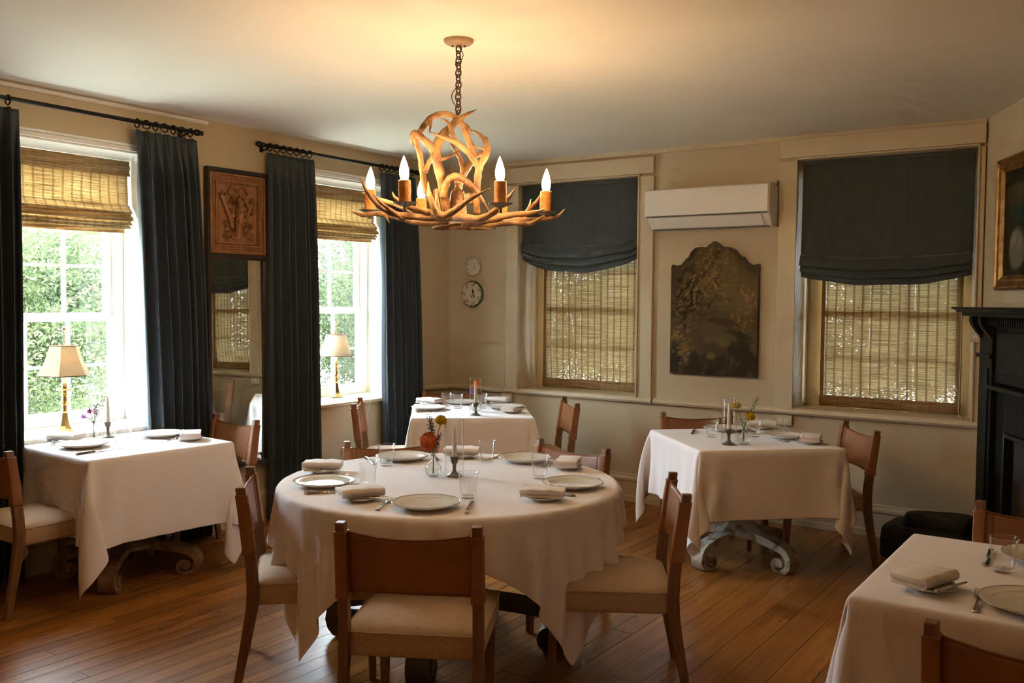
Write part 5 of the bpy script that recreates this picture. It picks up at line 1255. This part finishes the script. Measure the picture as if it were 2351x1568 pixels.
# ------------------------------------------------------------------ candles, hurricane glasses, vases and flowers
def _holder():
    r = thing('candle_holder', 'x', 'candle holder', group='pewter candle holders')
    MB().lathe([(0, 0), (.036, 0), (.037, .004), (.034, .008), (.024, .012), (.013, .020), (.0085, .032), (.008, .042), (.011, .046), (.0085, .051), (.010, .058), (.0165, .070), (.0185, .084), (.022, .090), (.021, .093), (.013, .093), (.012, .084), (0, .084)], 32).build('stick', 'pewter', r, smooth=45)
    return r
def _candle():
    r = thing('taper_candle', 'x', 'candle', group='ivory taper candles')
    MB().lathe([(0, 0), (.0112, 0), (.0108, .03), (.0102, .09), (.0090, .125), (.0062, .150), (.003, .160), (0, .162)], 22).build('wax', 'candle_wax', r, smooth=60)
    MB().tube([(0, 0, .160), (.0006, 0, .166), (.002, 0, .172)], .0009, 5).build('wick', 'candle_wax', r)
    return r
def _hurricane():
    r = thing('hurricane_glass', 'x', 'glass', group='glass hurricane cylinders'); a, b = .0445, .0425
    MB().lathe([(a, 0), (a, .272), ((a + b) / 2, .2745), (b, .272), (b, 0), (a, 0)], 44).build('cylinder', 'hurricane_glass', r, smooth=50)
    MB().lathe([(b - .0003, .270), (a + .0003, .270), (a + .0004, .2745), (b - .0004, .2745), (b - .0003, .270)], 44).build('polished_rim', 'vase_glass', r, smooth=50)
    return r
holder = Proto(_holder); candle = Proto(_candle); hurricane = Proto(_hurricane)
def candle_set(p, where):
    holder('pewter candle holder ' + where, (p[0], p[1], ZI)); candle('ivory taper candle ' + where, (p[0], p[1], ZI + .0845)); hurricane('tall clear glass cylinder round the candle ' + where, (p[0], p[1], ZI))
candle_set((-2.702, 3.484), 'on the round table'); candle_set((-5.105, 3.215), 'on the window table'); candle_set((-2.020, 5.235), 'on the yellow flower table'); candle_set((-4.020, 5.430), 'on the corner table')
def bud_vase(label, p, kind):
    r = thing('bud_vase', label, 'vase', (p[0], p[1], ZI), 0, 'small glass flower vases')
    if kind == 'bulb':
        MB().lathe([(0, .001), (.020, .001), (.026, .004), (.037, .018), (.040, .034), (.036, .050), (.022, .064), (.0125, .074), (.0115, .092), (.0150, .108), (.0162, .112), (.0150, .1125), (.0100, .092), (.0110, .075), (.0205, .0645), (.0345, .050), (.0385, .034), (.0350, .018), (.024, .006), (0, .004)], 36, wob=lambda a, rr, z_: 1 + .02 * math.cos(9 * a) * (z_ < .06)).build('vase_body', 'vase_glass', r, smooth=60)
    else:
        MB().lathe([(0, .001), (.024, .001), (.026, .004), (.0255, .06), (.0265, .100), (.0255, .102), (.0240, .100), (.0232, .06), (.0235, .012), (0, .010)], 30).build('vase_body', 'vase_glass', r, smooth=60)
    return r
def petals(mb, c, r, n, lo, wd, ln, cup=.3, up_=Vector((0, 0, 1)), seed=0):
    """petals spread over a ball round c, pointing outward"""
    q = random.Random(seed); c = Vector(c)
    for i in range(n):
        t_ = 1 - (1 - lo) * (i + .5) / n; ph = i * 2.39996; s_ = math.sqrt(max(0, 1 - t_ * t_)); d = Vector((s_ * math.cos(ph), s_ * math.sin(ph), t_))
        d = (up_.to_track_quat('Z', 'Y') @ d).normalized(); sd = d.cross(up_ if abs(d.dot(up_)) < .98 else Vector((1, 0, 0))).normalized(); nn = sd.cross(d)
        k = r * (.55 + .1 * q.random()); b = c + d * k; L = ln * (.8 + .4 * q.random()); W = wd
        e = b + d * L + nn * (cup * L)
        mb.put([b - sd * W * .35, b + sd * W * .35, b + d * L * .6 + sd * W * .5 + nn * cup * L * .25, e, b + d * L * .6 - sd * W * .5 + nn * cup * L * .25, b + d * L * .62 - nn * W * .22], [(0, 1, 5), (1, 2, 5), (2, 3, 5), (3, 4, 5), (4, 0, 5)])
    return mb
def leafy(mb, base, d, L, W):
    base = Vector(base); d = Vector(d).normalized(); sd = d.cross(Vector((0, 0, 1))).normalized(); n = sd.cross(d)
    mb.put([base, base + d * L * .4 + sd * W + n * .003, base + d * L - n * L * .1, base + d * L * .4 - sd * W + n * .003, base + d * L * .45 - n * .002], [(0, 1, 4), (1, 2, 4), (2, 3, 4), (3, 0, 4)])
rt_v = Vector((math.cos(YAW), math.sin(YAW), 0)); tc_v = Vector((math.sin(YAW), -math.cos(YAW), 0))
def flower(name, label, base, off, kind, m_, r=.03, seed=0, leaves=2):
    """off: (right, toward camera, up) of the head above the vase foot"""
    o = thing(name, label, 'flower', (base[0], base[1], ZI), 0, 'cut flowers in the vases')
    h = rt_v * off[0] + tc_v * off[1] + Vector((0, 0, off[2])); foot = Vector((h.x * -.08, h.y * -.08, .012)); neck = Vector((h.x * .06, h.y * .06, .098))
    st = spline([foot, neck, neck + (h - neck) * .5 + Vector((0, 0, .01)), h], 6); MB().tube(st, .0017, 6).build('stem', 'stem_green', o)
    d = (h - neck).normalized()
    lf = MB()
    for i in range(leaves):
        q = st[9 + 3 * i]; a = 2.3 * i + seed; leafy(lf, q, (math.cos(a), math.sin(a), .5), .03, .007)
    if leaves: lf.build('leaves', 'leaf_green', o, smooth=0)
    b = MB(); up_ = (d + Vector((0, 0, .3)) + tc_v * .5).normalized()
    if kind == 'dahlia':
        b.ball(h, r * .75, 12, 8); petals(b, h, r * 1.25, 230, -.8, .0100, r * .30, .25, up_, seed)
    elif kind == 'marigold':
        b.ball(h, r * .6, 12, 8); petals(b, h, r, 90, -.2, .010, r * .5, .1, up_, seed); b.tube([tuple(h - d * .0), tuple(h - d * r * 1.0)], [r * .35, r * .12], 8)
    elif kind == 'aster':
        b.ball(h, r * .25, 10, 6); petals(b, h, r * .3, 34, -.05, .0045, r * .9, .05, up_, seed); petals(b, h, r * .3, 20, .3, .004, r * .6, .05, up_, seed + 1)
    elif kind == 'spike':
        for i in range(9):
            t_ = i / 8; c = h + d * (-.045 + .055 * t_) + Vector((.004 * math.cos(i * 2.4), .004 * math.sin(i * 2.4), 0)); petals(b, c, .004, 9, -.3, .004, r * (.55 - .25 * t_), .1, Vector((math.cos(i * 2.4), math.sin(i * 2.4), .6)).normalized(), seed + i)
    elif kind == 'sprig':
        for i in range(16):
            t_ = i / 15; c = h + d * (-.09 + .1 * t_) + Vector((.006 * math.cos(i * 2.4), .006 * math.sin(i * 2.4), 0)); leafy(b, c, (math.cos(i * 2.4), math.sin(i * 2.4), .4), .018 * (1.1 - .5 * t_), .0045)
    b.build('bloom', m_, o, smooth=40 if kind != 'sprig' else 0)
    return o
v = (-2.781, 3.424); bud_vase('round clear vase of orange and yellow flowers on the round table', v, 'bulb')
flower('dahlia', 'large burnt orange dahlia on the round table', v, (-.020, .03, .172), 'dahlia', 'orange_petal', .040, 1, 0)
flower('marigold', 'yellow pompom flower leaning over the round table vase', v, (.034, .0, .262), 'marigold', 'yellow_petal', .028, 2, 1)
flower('blue_sprig', 'small blue thistle-like sprig left of the yellow flower', v, (-.015, -.01, .262), 'spike', 'blue_petal', .022, 3, 3)
flower('blue_sprig', 'small blue sprig below the yellow flower', v, (.028, .02, .195), 'spike', 'blue_petal', .022, 7, 3)
flower('leaf_sprig', 'green leafy sprig rising above the orange dahlia', v, (-.02, 0, .285), 'sprig', 'leaf_green', .02, 5, 2)
v = (-5.075, 3.108); bud_vase('straight clear vase of pink flowers on the window table', v, 'straight')
flower('aster', 'magenta aster in the window table vase', v, (-.012, .02, .165), 'aster', 'magenta_petal', .024, 11, 1)
flower('aster', 'lilac aster drooping left from the window table vase', v, (-.045, .02, .135), 'aster', 'lilac_petal', .024, 12, 0)
flower('wine_bloom', 'dark wine red bloom in the window table vase', v, (.012, .0, .195), 'spike', 'wine_petal', .03, 13, 1)
flower('leaf_sprig', 'feathery green sprig in the window table vase', v, (.05, -.01, .245), 'sprig', 'stem_green', .02, 14, 1)
v = (-1.955, 5.305); bud_vase('round clear vase of yellow flowers on the square table', v, 'bulb')
flower('marigold', 'yellow flower upright behind the candle on the square table', v, (-.045, -.01, .225), 'marigold', 'yellow_petal', .028, 21, 1)
flower('marigold', 'yellow flower leaning right from the square table vase', v, (.030, .02, .165), 'marigold', 'yellow_petal', .030, 22, 1)
flower('leaf_sprig', 'thin dark leafy sprig leaning right over the square table', v, (.075, 0, .27), 'sprig', 'leaf_green', .02, 23, 1)
v = (-4.170, 5.640); bud_vase('round clear vase of bright flowers on the corner table', v, 'bulb')
flower('marigold', 'bright orange flower behind the corner table candle', v, (.005, 0, .200), 'marigold', 'bright_orange', .034, 31, 1)
flower('aster', 'purple flower low beside the corner table candle', v, (-.025, .02, .150), 'dahlia', 'lilac_petal', .024, 32, 0)

# ------------------------------------------------------------------ unseen fill lamps added behind the camera to warm the near sides
def sconce(label, loc, rz):
    r = thing('fill_sconce', label, 'fill lamp', loc, rz, 'added fill lamps behind the camera')
    MB().lathe([(0, 0), (.05, 0), (.055, .006), (.045, .014), (0, .018)], 24, axis='Y').build('back_plate', 'brass', r)
    MB().tube(spline([(0, .01, 0), (0, .06, -.04), (0, .11, -.03), (0, .12, .02)]), .006, 8).build('arm', 'brass', r)
    MB().lathe([(0, .02), (.012, .02), (.012, .10), (0, .10)], 14, (0, .12, 0)).build('candle_tube', 'candle_wax', r)
    MB().lathe([(0, .10), (.012, .105), (.022, .13), (.018, .16), (.006, .19), (0, .2)], 14, (0, .12, 0)).build('flame_bulb', 'fill_glow', r, smooth=180)
t = NT('fill_glow'); e_ = t.add('ShaderNodeEmission'); e_.inputs[0].default_value = (1, .58, .28, 1); e_.inputs[1].default_value = FILL_E; t.link(e_.outputs[0], t.out.inputs[0]); t.n.remove(t.b)
sconce('added fill lamp shaped as a candle sconce behind the camera, left one', (-2.6, YR, 1.75), 0)
sconce('added fill lamp shaped as a candle sconce behind the camera, middle one', (-.6, YR, 1.75), 0)
sconce('added fill lamp shaped as a candle sconce behind the camera, right one', (1.4, YR, 1.75), 0)
